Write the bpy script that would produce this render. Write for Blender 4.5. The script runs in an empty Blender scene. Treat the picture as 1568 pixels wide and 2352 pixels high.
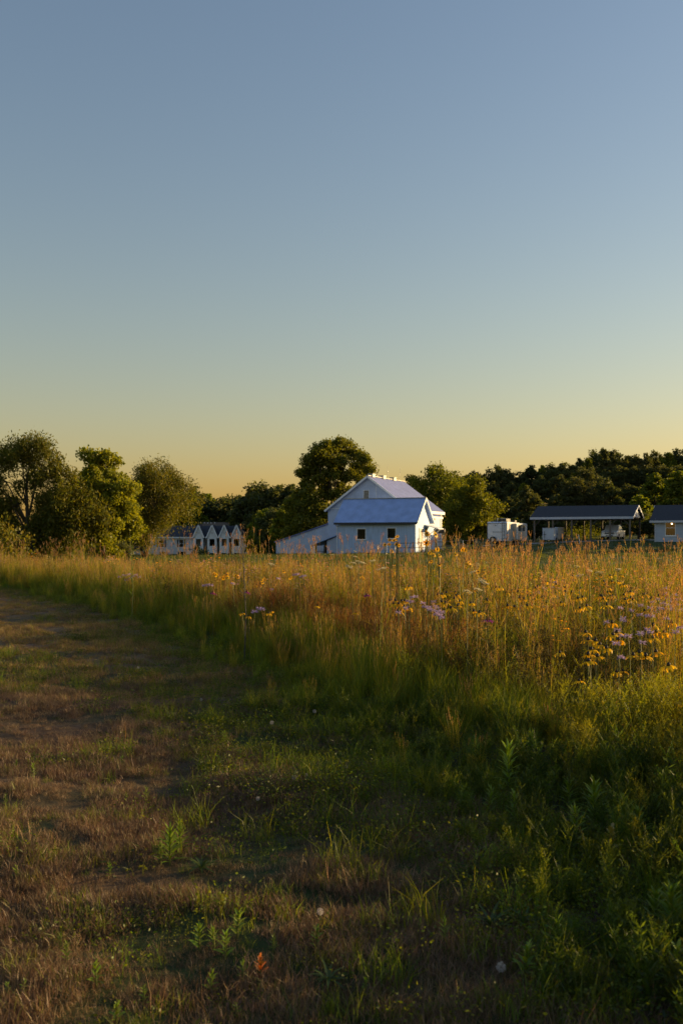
import bpy, math, random
import numpy as np
from mathutils import Vector, Matrix, Euler

# ------------------------------------------------------------------ camera, sky, sun, exposure
scene = bpy.context.scene
COL = scene.collection
CAM_H = 1.7
F = 2287.0            # focal length in units of a 1568-wide picture (35 mm on a 24 mm wide sensor)
HOR = 1235.0          # horizon row in that picture
cam_data = bpy.data.cameras.new('camera')
cam_data.sensor_fit = 'HORIZONTAL'
cam_data.sensor_width = 24.0
cam_data.lens = 35.0
cam_data.shift_y = (HOR - 1176.0) / 1568.0
cam_data.clip_start = 0.1
cam_data.clip_end = 6000
cam_data.dof.use_dof = True
cam_data.dof.focus_distance = 10.5
cam_data.dof.aperture_fstop = 5.0
cam = bpy.data.objects.new('camera', cam_data)
COL.objects.link(cam)
cam.location = (0, 0, CAM_H)
cam.rotation_euler = (math.radians(90), 0, 0)
scene.camera = cam

SUN_EL = math.radians(9.5)
SUN_AZ = math.radians(19.0)        # from +x towards +y (+x is the right of the picture)
world = bpy.data.worlds.new('World')
scene.world = world
world.use_nodes = True
wn = world.node_tree
wn.nodes.clear()
sky = wn.nodes.new('ShaderNodeTexSky')
sky.sky_type = 'NISHITA'
sky.sun_disc = False
sky.sun_elevation = SUN_EL
sky.sun_rotation = math.radians(90) - SUN_AZ
sky.altitude = 200
sky.air_density = 1.65
sky.dust_density = 1.0
sky.ozone_density = 2.0
bg = wn.nodes.new('ShaderNodeBackground')
bg.inputs['Strength'].default_value = 0.089
wo = wn.nodes.new('ShaderNodeOutputWorld')
wb = wn.nodes.new('ShaderNodeMix'); wb.data_type = 'RGBA'; wb.blend_type = 'MULTIPLY'; wb.inputs['Factor'].default_value = 1.0
wb.inputs['B'].default_value = (1.0, 0.935, 1.07, 1)        # white balance of the camera
wn.links.new(sky.outputs[0], wb.inputs['A'])
st = wn.nodes.new('ShaderNodeHueSaturation'); st.inputs['Saturation'].default_value = 1.05
wn.links.new(wb.outputs['Result'], st.inputs['Color'])
wn.links.new(st.outputs[0], bg.inputs['Color'])
wn.links.new(bg.outputs[0], wo.inputs['Surface'])

sun_data = bpy.data.lights.new('sun', 'SUN')
sun_data.energy = 5.0
sun_data.angle = math.radians(0.6)
sun_data.color = (1.0, 0.69, 0.31)
sun = bpy.data.objects.new('sun', sun_data)
COL.objects.link(sun)
sdir = Vector((math.cos(SUN_AZ) * math.cos(SUN_EL), math.sin(SUN_AZ) * math.cos(SUN_EL), math.sin(SUN_EL)))
sun.rotation_euler = sdir.to_track_quat('Z', 'Y').to_euler()
sun.location = sdir * 300

scene.view_settings.view_transform = 'Standard'
scene.view_settings.look = 'None'
scene.view_settings.gamma = 1.0
scene.view_settings.exposure = 0.96
scene.render.engine = 'CYCLES'
scene.cycles.max_bounces = 6
scene.cycles.diffuse_bounces = 3
scene.cycles.glossy_bounces = 3
scene.cycles.transmission_bounces = 4
scene.cycles.transparent_max_bounces = 8
scene.cycles.caustics_reflective = False
scene.cycles.caustics_refractive = False
scene.cycles.use_denoising = True

# ------------------------------------------------------------------ helpers
def px(dx, dy, d):
    """a point of the photograph (1568-wide coordinates) at depth d, in metres"""
    return Vector(((dx - 784.0) / F * d, d, CAM_H - (dy - HOR) / F * d))

def xs(dx, d):
    return (dx - 784.0) / F * d

def hash2(ix, iy, seed):
    n = (ix.astype(np.int64) * 374761393 + iy.astype(np.int64) * 668265263 + seed * 1442695041) & 0x7fffffff
    n = ((n ^ (n >> 13)) * 1274126177) & 0x7fffffff
    return ((n ^ (n >> 16)) & 0xffff) / 65535.0

def vnoise(x, y, seed=0):
    x = np.asarray(x, dtype=float); y = np.asarray(y, dtype=float)
    ix = np.floor(x); iy = np.floor(y)
    fx = x - ix; fy = y - iy
    ix = ix.astype(np.int64); iy = iy.astype(np.int64)
    fx = fx * fx * (3 - 2 * fx); fy = fy * fy * (3 - 2 * fy)
    a = hash2(ix, iy, seed); b = hash2(ix + 1, iy, seed)
    c = hash2(ix, iy + 1, seed); d = hash2(ix + 1, iy + 1, seed)
    return (a * (1 - fx) + b * fx) * (1 - fy) + (c * (1 - fx) + d * fx) * fy

def fbm(x, y, seed=0, octaves=3):
    s = 0.0; a = 0.5; t = 0.0
    for k in range(octaves):
        s = s + a * vnoise(np.asarray(x) * 2 ** k, np.asarray(y) * 2 ** k, seed + k * 17)
        t += a; a *= 0.5
    return s / t

def sstep(a, b, v):
    t = np.clip((np.asarray(v, dtype=float) - a) / (b - a), 0, 1)
    return t * t * (3 - 2 * t)

# left edge of the tall meadow: x of the edge at each depth
EDGE_Y = np.array([-40, -10, 0.0, 1.5, 2.6, 3.5, 5.2, 6.0, 6.9, 8.0, 9.6, 14.7, 23.6, 33.8, 45, 60, 80])
EDGE_X = np.array([60, 30, 6.0, 3.2, 2.0, 1.45, 1.15, 0.98, 0.72, 0.30, -0.40, -2.1, -6.0, -11.6, -22, -40, -60])
def edge_x(y):
    return np.interp(y, EDGE_Y, EDGE_X)
def meadow_back(x):
    return np.interp(x, (-20, -12, -5, 2, 12, 30), (44, 41, 31, 27, 26, 26))
MEADOW_BACK = 30.0

def inside(x, y):
    """roughly how far a point lies inside the meadow (m), negative on the mown path"""
    return (np.asarray(x) - edge_x(y)) * 0.86 + (fbm(np.asarray(x) * 0.7, np.asarray(y) * 0.7, 91) - 0.5) * 0.9

def ground_z(x, y):
    x = np.asarray(x, dtype=float); y = np.asarray(y, dtype=float)
    z = 1.5 * sstep(60, 125, y) * sstep(-5, 38, x)
    z = z - 3.0 * sstep(90, 200, y) * sstep(20, -20, x)
    z = z + 9.0 * sstep(140, 230, y) * sstep(-5, 60, x)
    near = sstep(40, 20, y)
    z = z + near * ((fbm(x * 0.9, y * 0.9, 5) - 0.5) * 0.14 + (vnoise(x * 2.6, y * 2.6, 9) - 0.5) * 0.05)
    z = z + (1 - near) * (fbm(x * 0.05, y * 0.05, 3) - 0.5) * 0.25
    return z

def gz(x, y):
    return float(ground_z(np.array([x]), np.array([y]))[0])

def tag(o, label=None, cat=None, group=None, kind=None):
    if label: o['label'] = label
    if cat: o['category'] = cat
    if group: o['group'] = group
    if kind: o['kind'] = kind
    return o

def link(o, parent=None):
    COL.objects.link(o)
    if parent is not None:
        o.parent = parent
    return o

def thing(name, label, cat, loc=(0, 0, 0), rz=0.0, group=None):
    o = bpy.data.objects.new(name, None)
    o.empty_display_size = 0.3
    link(o)
    o.location = loc
    o.rotation_euler = (0, 0, rz)
    return tag(o, label, cat, group)

def np_mesh(name, verts, quads=None, tris=None, cols=None, mats=(), midx=None, smooth=False):
    me = bpy.data.meshes.new(name)
    verts = np.asarray(verts, dtype=np.float32).reshape(-1, 3)
    quads = np.zeros((0, 4), np.int32) if quads is None or len(quads) == 0 else np.asarray(quads, np.int32).reshape(-1, 4)
    tris = np.zeros((0, 3), np.int32) if tris is None or len(tris) == 0 else np.asarray(tris, np.int32).reshape(-1, 3)
    me.vertices.add(len(verts))
    me.vertices.foreach_set('co', verts.ravel())
    nl = quads.size + tris.size
    me.loops.add(nl)
    me.loops.foreach_set('vertex_index', np.concatenate([quads.ravel(), tris.ravel()]).astype(np.int32))
    nf = len(quads) + len(tris)
    me.polygons.add(nf)
    starts = np.concatenate([np.arange(len(quads)) * 4, quads.size + np.arange(len(tris)) * 3]).astype(np.int32)
    me.polygons.foreach_set('loop_start', starts)
    if smooth:
        me.polygons.foreach_set('use_smooth', np.ones(nf, dtype=bool))
    for m in mats:
        me.materials.append(m)
    if midx is not None:
        me.polygons.foreach_set('material_index', np.asarray(midx, np.int32))
    if cols is not None:
        ca = me.color_attributes.new('Col', 'FLOAT_COLOR', 'POINT')
        c4 = np.ones((len(verts), 4), np.float32)
        c4[:, :3] = np.asarray(cols, np.float32)
        ca.data.foreach_set('color', c4.ravel())
    me.update(calc_edges=True)
    me.validate()
    return me

class MB:
    """collects solid shapes; build() links them as one mesh object"""
    def __init__(s):
        s.v = []; s.f = []
    def add(s, vs, fs):
        b = len(s.v)
        s.v += [tuple(p) for p in vs]
        s.f += [tuple(b + i for i in f) for f in fs]
        return s
    def box(s, x0, x1, y0, y1, z0, z1):
        return s.add([(x0, y0, z0), (x1, y0, z0), (x1, y1, z0), (x0, y1, z0), (x0, y0, z1), (x1, y0, z1), (x1, y1, z1), (x0, y1, z1)],
                     [(0, 3, 2, 1), (4, 5, 6, 7), (0, 1, 5, 4), (1, 2, 6, 5), (2, 3, 7, 6), (3, 0, 4, 7)])
    def prism_x(s, prof, x0, x1):      # prof: (y, z) points
        n = len(prof)
        vs = [(x0, y, z) for y, z in prof] + [(x1, y, z) for y, z in prof]
        return s.add(vs, [tuple(range(n)), tuple(range(2 * n - 1, n - 1, -1))] + [(i, i + n, (i + 1) % n + n, (i + 1) % n) for i in range(n)])
    def prism_y(s, prof, y0, y1):      # prof: (x, z) points
        n = len(prof)
        vs = [(x, y0, z) for x, z in prof] + [(x, y1, z) for x, z in prof]
        return s.add(vs, [tuple(range(n)), tuple(range(2 * n - 1, n - 1, -1))] + [(i, i + n, (i + 1) % n + n, (i + 1) % n) for i in range(n)])
    def slab(s, a, b, c, d, t):        # four corners of the upper face, thickness t straight down
        up = [Vector(p) for p in (a, b, c, d)]
        dn = [p - Vector((0, 0, t)) for p in up]
        return s.add(up + dn, [(0, 1, 2, 3), (7, 6, 5, 4), (0, 4, 5, 1), (1, 5, 6, 2), (2, 6, 7, 3), (3, 7, 4, 0)])
    def bar(s, p0, p1, w, h=None):
        p0 = Vector(p0); p1 = Vector(p1); h = h or w
        d = (p1 - p0).normalized()
        up = Vector((0, 0, 1)) if abs(d.z) < 0.95 else Vector((0, 1, 0))
        a = d.cross(up).normalized() * (w / 2); b = a.cross(d).normalized() * (h / 2)
        vs = [p0 - a - b, p0 + a - b, p0 + a + b, p0 - a + b, p1 - a - b, p1 + a - b, p1 + a + b, p1 - a + b]
        return s.add(vs, [(0, 3, 2, 1), (4, 5, 6, 7), (0, 1, 5, 4), (1, 2, 6, 5), (2, 3, 7, 6), (3, 0, 4, 7)])
    def cyl(s, p0, p1, r0, r1=None, n=12):
        p0 = Vector(p0); p1 = Vector(p1); r1 = r0 if r1 is None else r1
        d = (p1 - p0).normalized()
        up = Vector((0, 0, 1)) if abs(d.z) < 0.95 else Vector((0, 1, 0))
        a = d.cross(up).normalized(); b = a.cross(d).normalized()
        vs = []
        for p, r in ((p0, r0), (p1, r1)):
            for i in range(n):
                t = 2 * math.pi * i / n
                vs.append(p + a * (r * math.cos(t)) + b * (r * math.sin(t)))
        return s.add(vs, [tuple(range(n - 1, -1, -1)), tuple(range(n, 2 * n))] + [(i, (i + 1) % n, (i + 1) % n + n, i + n) for i in range(n)])
    def tube(s, pts, radii, n=6):
        pts = [Vector(p) for p in pts]
        rings = []
        for i, p in enumerate(pts):
            d = (pts[min(i + 1, len(pts) - 1)] - pts[max(i - 1, 0)]).normalized()
            up = Vector((1, 0, 0)) if abs(d.x) < 0.9 else Vector((0, 1, 0))
            a = d.cross(up).normalized(); b = a.cross(d).normalized()
            rings.append([p + a * (radii[i] * math.cos(2 * math.pi * k / n)) + b * (radii[i] * math.sin(2 * math.pi * k / n)) for k in range(n)])
        vs = [q for r in rings for q in r]
        fs = [(i * n + k, i * n + (k + 1) % n, (i + 1) * n + (k + 1) % n, (i + 1) * n + k) for i in range(len(pts) - 1) for k in range(n)]
        fs += [tuple(range(n - 1, -1, -1)), tuple(range((len(pts) - 1) * n, len(pts) * n))]
        return s.add(vs, fs)
    def wall(s, x0, x1, z0, z1, holes, y0, y1, top=None):
        """a wall in the xz plane from y0 (outside) to y1 with rectangular openings (hx0, hx1, hz0, hz1)"""
        gx = sorted({x0, x1} | {h for q in holes for h in q[:2]})
        gzz = sorted({z0, z1} | {h for q in holes for h in q[2:]})
        def solid(i, j):
            if i < 0 or j < 0 or i >= len(gx) - 1 or j >= len(gzz) - 1: return False
            cx = (gx[i] + gx[i + 1]) / 2; cz = (gzz[j] + gzz[j + 1]) / 2
            return not any(q[0] < cx < q[1] and q[2] < cz < q[3] for q in holes)
        for i in range(len(gx) - 1):
            for j in range(len(gzz) - 1):
                if not solid(i, j): continue
                a, b, c, d = gx[i], gx[i + 1], gzz[j], gzz[j + 1]
                s.add([(a, y0, c), (b, y0, c), (b, y0, d), (a, y0, d)], [(0, 1, 2, 3)])
                s.add([(a, y1, c), (b, y1, c), (b, y1, d), (a, y1, d)], [(3, 2, 1, 0)])
                if not solid(i - 1, j): s.add([(a, y0, c), (a, y0, d), (a, y1, d), (a, y1, c)], [(0, 1, 2, 3)])
                if not solid(i + 1, j): s.add([(b, y0, c), (b, y1, c), (b, y1, d), (b, y0, d)], [(0, 1, 2, 3)])
                if not solid(i, j - 1): s.add([(a, y0, c), (a, y1, c), (b, y1, c), (b, y0, c)], [(0, 1, 2, 3)])
                if not solid(i, j + 1): s.add([(a, y0, d), (b, y0, d), (b, y1, d), (a, y1, d)], [(0, 1, 2, 3)])
        return s
    def build(s, name, mat, parent=None, smooth=False, loc=None, rz=None):
        me = bpy.data.meshes.new(name)
        me.from_pydata([tuple(p) for p in s.v], [], s.f)
        if smooth:
            for p in me.polygons: p.use_smooth = True
        me.materials.append(mat)
        me.update()
        o = bpy.data.objects.new(name, me)
        link(o, parent)
        if loc is not None: o.location = loc
        if rz is not None: o.rotation_euler = (0, 0, rz)
        return o

def copy_tree(o, parent=None):
    c = o.copy()
    link(c, parent)
    for ch in o.children:
        copy_tree(ch, c)
    return c

# ------------------------------------------------------------------ materials
MATS = {}
def nodes_of(name):
    m = bpy.data.materials.new(name)
    m.use_nodes = True
    m.node_tree.nodes.clear()
    return m, m.node_tree.nodes, m.node_tree.links

def paint(name, col, rough=0.6, metal=0.0, var=0.15, scale=3.0, bump=0.0, bscale=20.0, stretch=(1, 1, 1), spec=0.5, dirt=None):
    """principled surface with uneven tone and fine relief"""
    m, N, L = nodes_of(name)
    out = N.new('ShaderNodeOutputMaterial'); p = N.new('ShaderNodeBsdfPrincipled')
    tc = N.new('ShaderNodeTexCoord'); mp = N.new('ShaderNodeMapping'); mp.inputs['Scale'].default_value = stretch
    L.new(tc.outputs['Object'], mp.inputs['Vector'])
    nz = N.new('ShaderNodeTexNoise'); nz.inputs['Scale'].default_value = scale; nz.inputs['Detail'].default_value = 5
    L.new(mp.outputs[0], nz.inputs['Vector'])
    mr = N.new('ShaderNodeMapRange')
    mr.inputs['From Min'].default_value = 0.3; mr.inputs['From Max'].default_value = 0.7
    mr.inputs['To Min'].default_value = 1 - var; mr.inputs['To Max'].default_value = 1 + var * 0.4
    L.new(nz.outputs['Fac'], mr.inputs['Value'])
    mx = N.new('ShaderNodeMix'); mx.data_type = 'RGBA'; mx.blend_type = 'MULTIPLY'; mx.inputs['Factor'].default_value = 1.0
    mx.inputs['A'].default_value = (*col, 1)
    L.new(mr.outputs[0], mx.inputs['B'])
    colout = mx.outputs['Result']
    if dirt:
        n2 = N.new('ShaderNodeTexNoise'); n2.inputs['Scale'].default_value = scale * 0.37; n2.inputs['Detail'].default_value = 6
        L.new(mp.outputs[0], n2.inputs['Vector'])
        r2 = N.new('ShaderNodeMapRange'); r2.inputs['From Min'].default_value = 0.55; r2.inputs['From Max'].default_value = 0.75
        r2.inputs['To Max'].default_value = 0.7
        L.new(n2.outputs['Fac'], r2.inputs['Value'])
        m2 = N.new('ShaderNodeMix'); m2.data_type = 'RGBA'
        L.new(r2.outputs[0], m2.inputs['Factor']); L.new(colout, m2.inputs['A']); m2.inputs['B'].default_value = (*dirt, 1)
        colout = m2.outputs['Result']
    L.new(colout, p.inputs['Base Color'])
    p.inputs['Roughness'].default_value = rough; p.inputs['Metallic'].default_value = metal
    p.inputs['Specular IOR Level'].default_value = spec
    if bump:
        nb = N.new('ShaderNodeTexNoise'); nb.inputs['Scale'].default_value = bscale; nb.inputs['Detail'].default_value = 4
        L.new(mp.outputs[0], nb.inputs['Vector'])
        bp = N.new('ShaderNodeBump'); bp.inputs['Strength'].default_value = bump; bp.inputs['Distance'].default_value = 0.02
        L.new(nb.outputs['Fac'], bp.inputs['Height']); L.new(bp.outputs[0], p.inputs['Normal'])
    L.new(p.outputs[0], out.inputs['Surface'])
    MATS[name] = m
    return m

def ribbed(name, col, axis='X', period=0.3, rough=0.5, metal=0.0, depth=0.03, var=0.15, dirt=None):
    """painted or galvanised sheet with narrow ribs across an axis"""
    m = paint(name, col, rough, metal, var, 1.2, dirt=dirt)
    N, L = m.node_tree.nodes, m.node_tree.links
    p = next(n for n in N if n.type == 'BSDF_PRINCIPLED')
    tc = next(n for n in N if n.type == 'TEX_COORD')
    w = N.new('ShaderNodeTexWave'); w.wave_type = 'BANDS'; w.bands_direction = axis; w.wave_profile = 'SIN'
    w.inputs['Scale'].default_value = 0.31416 / period
    L.new(tc.outputs['Object'], w.inputs['Vector'])
    mr = N.new('ShaderNodeMapRange'); mr.inputs['From Min'].default_value = 0.75
    L.new(w.outputs['Fac'], mr.inputs['Value'])
    bp = N.new('ShaderNodeBump'); bp.inputs['Strength'].default_value = 0.6; bp.inputs['Distance'].default_value = depth
    L.new(mr.outputs[0], bp.inputs['Height']); L.new(bp.outputs[0], p.inputs['Normal'])
    return m

def leafy(name, col=None, trans=0.45, gloss=0.03, hue=0.02, val=0.25, tcol=(1.15, 1.1, 0.55), rough=0.5):
    """thin plant matter: diffuse, translucent and a little sheen; colour from the mesh unless given; each plant a little different"""
    m, N, L = nodes_of(name)
    out = N.new('ShaderNodeOutputMaterial')
    if col is None:
        a = N.new('ShaderNodeVertexColor'); a.layer_name = 'Col'; src = a.outputs['Color']
    else:
        a = N.new('ShaderNodeRGB'); a.outputs[0].default_value = (*col, 1); src = a.outputs[0]
    oi = N.new('ShaderNodeObjectInfo')
    h = N.new('ShaderNodeHueSaturation')
    r1 = N.new('ShaderNodeMapRange'); r1.inputs['To Min'].default_value = 0.5 - hue; r1.inputs['To Max'].default_value = 0.5 + hue
    L.new(oi.outputs['Random'], r1.inputs['Value']); L.new(r1.outputs[0], h.inputs['Hue'])
    ml = N.new('ShaderNodeMath'); ml.operation = 'MULTIPLY'; ml.inputs[1].default_value = 7.31
    fr = N.new('ShaderNodeMath'); fr.operation = 'FRACT'
    L.new(oi.outputs['Random'], ml.inputs[0]); L.new(ml.outputs[0], fr.inputs[0])
    r2 = N.new('ShaderNodeMapRange'); r2.inputs['To Min'].default_value = 1 - val; r2.inputs['To Max'].default_value = 1 + val
    L.new(fr.outputs[0], r2.inputs['Value']); L.new(r2.outputs[0], h.inputs['Value'])
    L.new(src, h.inputs['Color'])
    df = N.new('ShaderNodeBsdfDiffuse'); L.new(h.outputs[0], df.inputs['Color'])
    tr = N.new('ShaderNodeBsdfTranslucent')
    tm = N.new('ShaderNodeMix'); tm.data_type = 'RGBA'; tm.blend_type = 'MULTIPLY'; tm.inputs['Factor'].default_value = 1.0
    L.new(h.outputs[0], tm.inputs['A']); tm.inputs['B'].default_value = (*tcol, 1)
    L.new(tm.outputs['Result'], tr.inputs['Color'])
    mx = N.new('ShaderNodeMixShader'); mx.inputs[0].default_value = trans
    L.new(df.outputs[0], mx.inputs[1]); L.new(tr.outputs[0], mx.inputs[2])
    gl = N.new('ShaderNodeBsdfGlossy'); gl.inputs['Roughness'].default_value = rough
    gl.inputs['Color'].default_value = (1, 1, 1, 1)
    m2 = N.new('ShaderNodeMixShader'); m2.inputs[0].default_value = gloss
    L.new(mx.outputs[0], m2.inputs[1]); L.new(gl.outputs[0], m2.inputs[2])
    L.new(m2.outputs[0], out.inputs['Surface'])
    MATS[name] = m
    return m

WHITE_SHADE = paint('shade_blued_white_siding', (0.42, 0.55, 0.80), 0.55, var=0.22, scale=1.3, bump=0.25, bscale=9, stretch=(6, 6, 0.8), dirt=(0.35, 0.45, 0.64))  # white paint with the blue of open shade mixed into its base colour
WALLRIB = ribbed('shade_blued_white_sheet', (0.47, 0.55, 0.73), 'X', 0.3, 0.5, 0.0, 0.02, dirt=(0.40, 0.46, 0.60))  # white sheet, its base colour blued to carry the shade on it
TRIM = paint('white_trim', (0.78, 0.80, 0.83), 0.45, var=0.08)
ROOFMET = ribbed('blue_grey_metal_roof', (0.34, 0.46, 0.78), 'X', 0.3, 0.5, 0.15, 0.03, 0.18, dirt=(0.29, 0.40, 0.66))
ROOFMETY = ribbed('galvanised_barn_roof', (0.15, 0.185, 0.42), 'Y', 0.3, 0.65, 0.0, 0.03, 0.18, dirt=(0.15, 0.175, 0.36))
SHINGLE = paint('dark_shingle', (0.030, 0.033, 0.044), 0.8, var=0.35, scale=6, bump=0.5, bscale=30)
TRIMG = paint('grey_white_trim', (0.46, 0.49, 0.56), 0.5, var=0.1)
SHINGLE2 = paint('grey_shingle', (0.06, 0.058, 0.06), 0.85, var=0.3, scale=6, bump=0.5, bscale=30)
TANSH = paint('brown_shingle', (0.16, 0.12, 0.09), 0.85, var=0.3, scale=6, bump=0.5, bscale=30)
GLASS = paint('dark_window_glass', (0.012, 0.014, 0.015), 0.06, var=0.2, scale=2)
DARK = paint('dark_interior', (0.02, 0.018, 0.016), 0.9, var=0.3)
WOOD = paint('weathered_wood', (0.17, 0.14, 0.11), 0.85, var=0.4, scale=5, bump=0.4, bscale=25, stretch=(4, 4, 0.6))
WOODD = paint('dark_post_wood', (0.07, 0.06, 0.05), 0.85, var=0.35, scale=5, bump=0.4, bscale=25, stretch=(4, 4, 0.6))
BEIGE = paint('beige_panel', (0.42, 0.39, 0.33), 0.7, var=0.15)
LOUVER = paint('pale_louver', (0.40, 0.36, 0.30), 0.7, var=0.2)
GALV = paint('galvanised_pipe', (0.38, 0.38, 0.38), 0.45, 0.6, var=0.25, scale=8)
BLACKM = paint('black_pipe', (0.02, 0.02, 0.022), 0.5, 0.2, var=0.3)
RUST = paint('rusty_tank', (0.10, 0.085, 0.075), 0.7, 0.2, var=0.4, scale=4, dirt=(0.16, 0.09, 0.05))
RUBBER = paint('rubber', (0.015, 0.015, 0.015), 0.85, var=0.3)
RVW = paint('white_fibreglass', (0.52, 0.58, 0.68), 0.3, var=0.08, scale=1.5, dirt=(0.55, 0.54, 0.52))
SILVER = paint('silver_paint', (0.66, 0.68, 0.72), 0.3, 0.25, var=0.08)
PLASTIC = paint('dark_plastic', (0.03, 0.03, 0.032), 0.55, var=0.2)
REDL = paint('red_lens', (0.30, 0.02, 0.015), 0.25, var=0.1)
LENS = paint('clear_lens', (0.6, 0.6, 0.6), 0.15, var=0.1)
LETTER = paint('dark_lettering', (0.05, 0.05, 0.06), 0.5, var=0.1)
BARK = paint('bark', (0.075, 0.06, 0.045), 0.9, var=0.4, scale=6, bump=0.8, bscale=18, stretch=(3, 3, 0.7))
SIDING = paint('pale_blue_siding', (0.36, 0.42, 0.52), 0.55, var=0.1, scale=2, stretch=(0.5, 4, 4))
APT = paint('pale_grey_siding', (0.66, 0.65, 0.67), 0.6, var=0.1, scale=1.5)
GRAVEL = paint('gravel', (0.34, 0.31, 0.28), 0.95, var=0.45, scale=14, bump=0.7, bscale=60)
CURT = paint('curtain_cloth', (0.40, 0.25, 0.13), 0.9, var=0.2, scale=9, stretch=(6, 1, 0.4))

LEAF = leafy('tree_leaf', trans=0.5, gloss=0.015, hue=0.015, val=0.18, tcol=(1.25, 1.15, 0.45))
GRASS = leafy('meadow_blade', trans=0.55, gloss=0.02, hue=0.022, val=0.28, tcol=(1.5, 1.2, 0.4))
DRY = leafy('dry_blade', trans=0.3, gloss=0.03, hue=0.02, val=0.28, tcol=(1.2, 1.0, 0.7))
PETAL_Y = leafy('yellow_petal', (0.88, 0.50, 0.008), trans=0.45, gloss=0.02, hue=0.012, val=0.12, tcol=(1.0, 0.9, 0.6))
PETAL_L = leafy('lavender_petal', (0.46, 0.36, 0.55), trans=0.4, gloss=0.02, hue=0.02, val=0.15, tcol=(1, 0.9, 1))
PETAL_M = leafy('magenta_petal', (0.32, 0.04, 0.20), trans=0.4, gloss=0.02, tcol=(1, 0.8, 1))
PETAL_W = leafy('cream_umbel', (0.66, 0.62, 0.46), trans=0.4, gloss=0.02, hue=0.01, val=0.12, tcol=(1, 0.95, 0.75))
CONE = leafy('dark_cone', (0.022, 0.014, 0.010), trans=0.05, gloss=0.03)
STEM = leafy('green_stem', (0.13, 0.145, 0.03), trans=0.25, gloss=0.04)
WEED = leafy('weed_leaf', (0.150, 0.225, 0.016), trans=0.45, gloss=0.03, hue=0.018, val=0.25, tcol=(1.2, 1.15, 0.45), rough=0.4)
WEEDY = leafy('yellowed_weed_leaf', (0.26, 0.22, 0.03), trans=0.45, gloss=0.05, hue=0.015, val=0.15, tcol=(1.2, 1.05, 0.45))
WEEDO = leafy('orange_weed_leaf', (0.36, 0.13, 0.025), trans=0.5, gloss=0.04, hue=0.02, val=0.2, tcol=(1.2, 0.95, 0.45))
FLUFF = leafy('seed_fluff', (0.52, 0.47, 0.43), trans=0.4, gloss=0.0, hue=0.01, val=0.1, tcol=(1, 1, 1))
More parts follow.
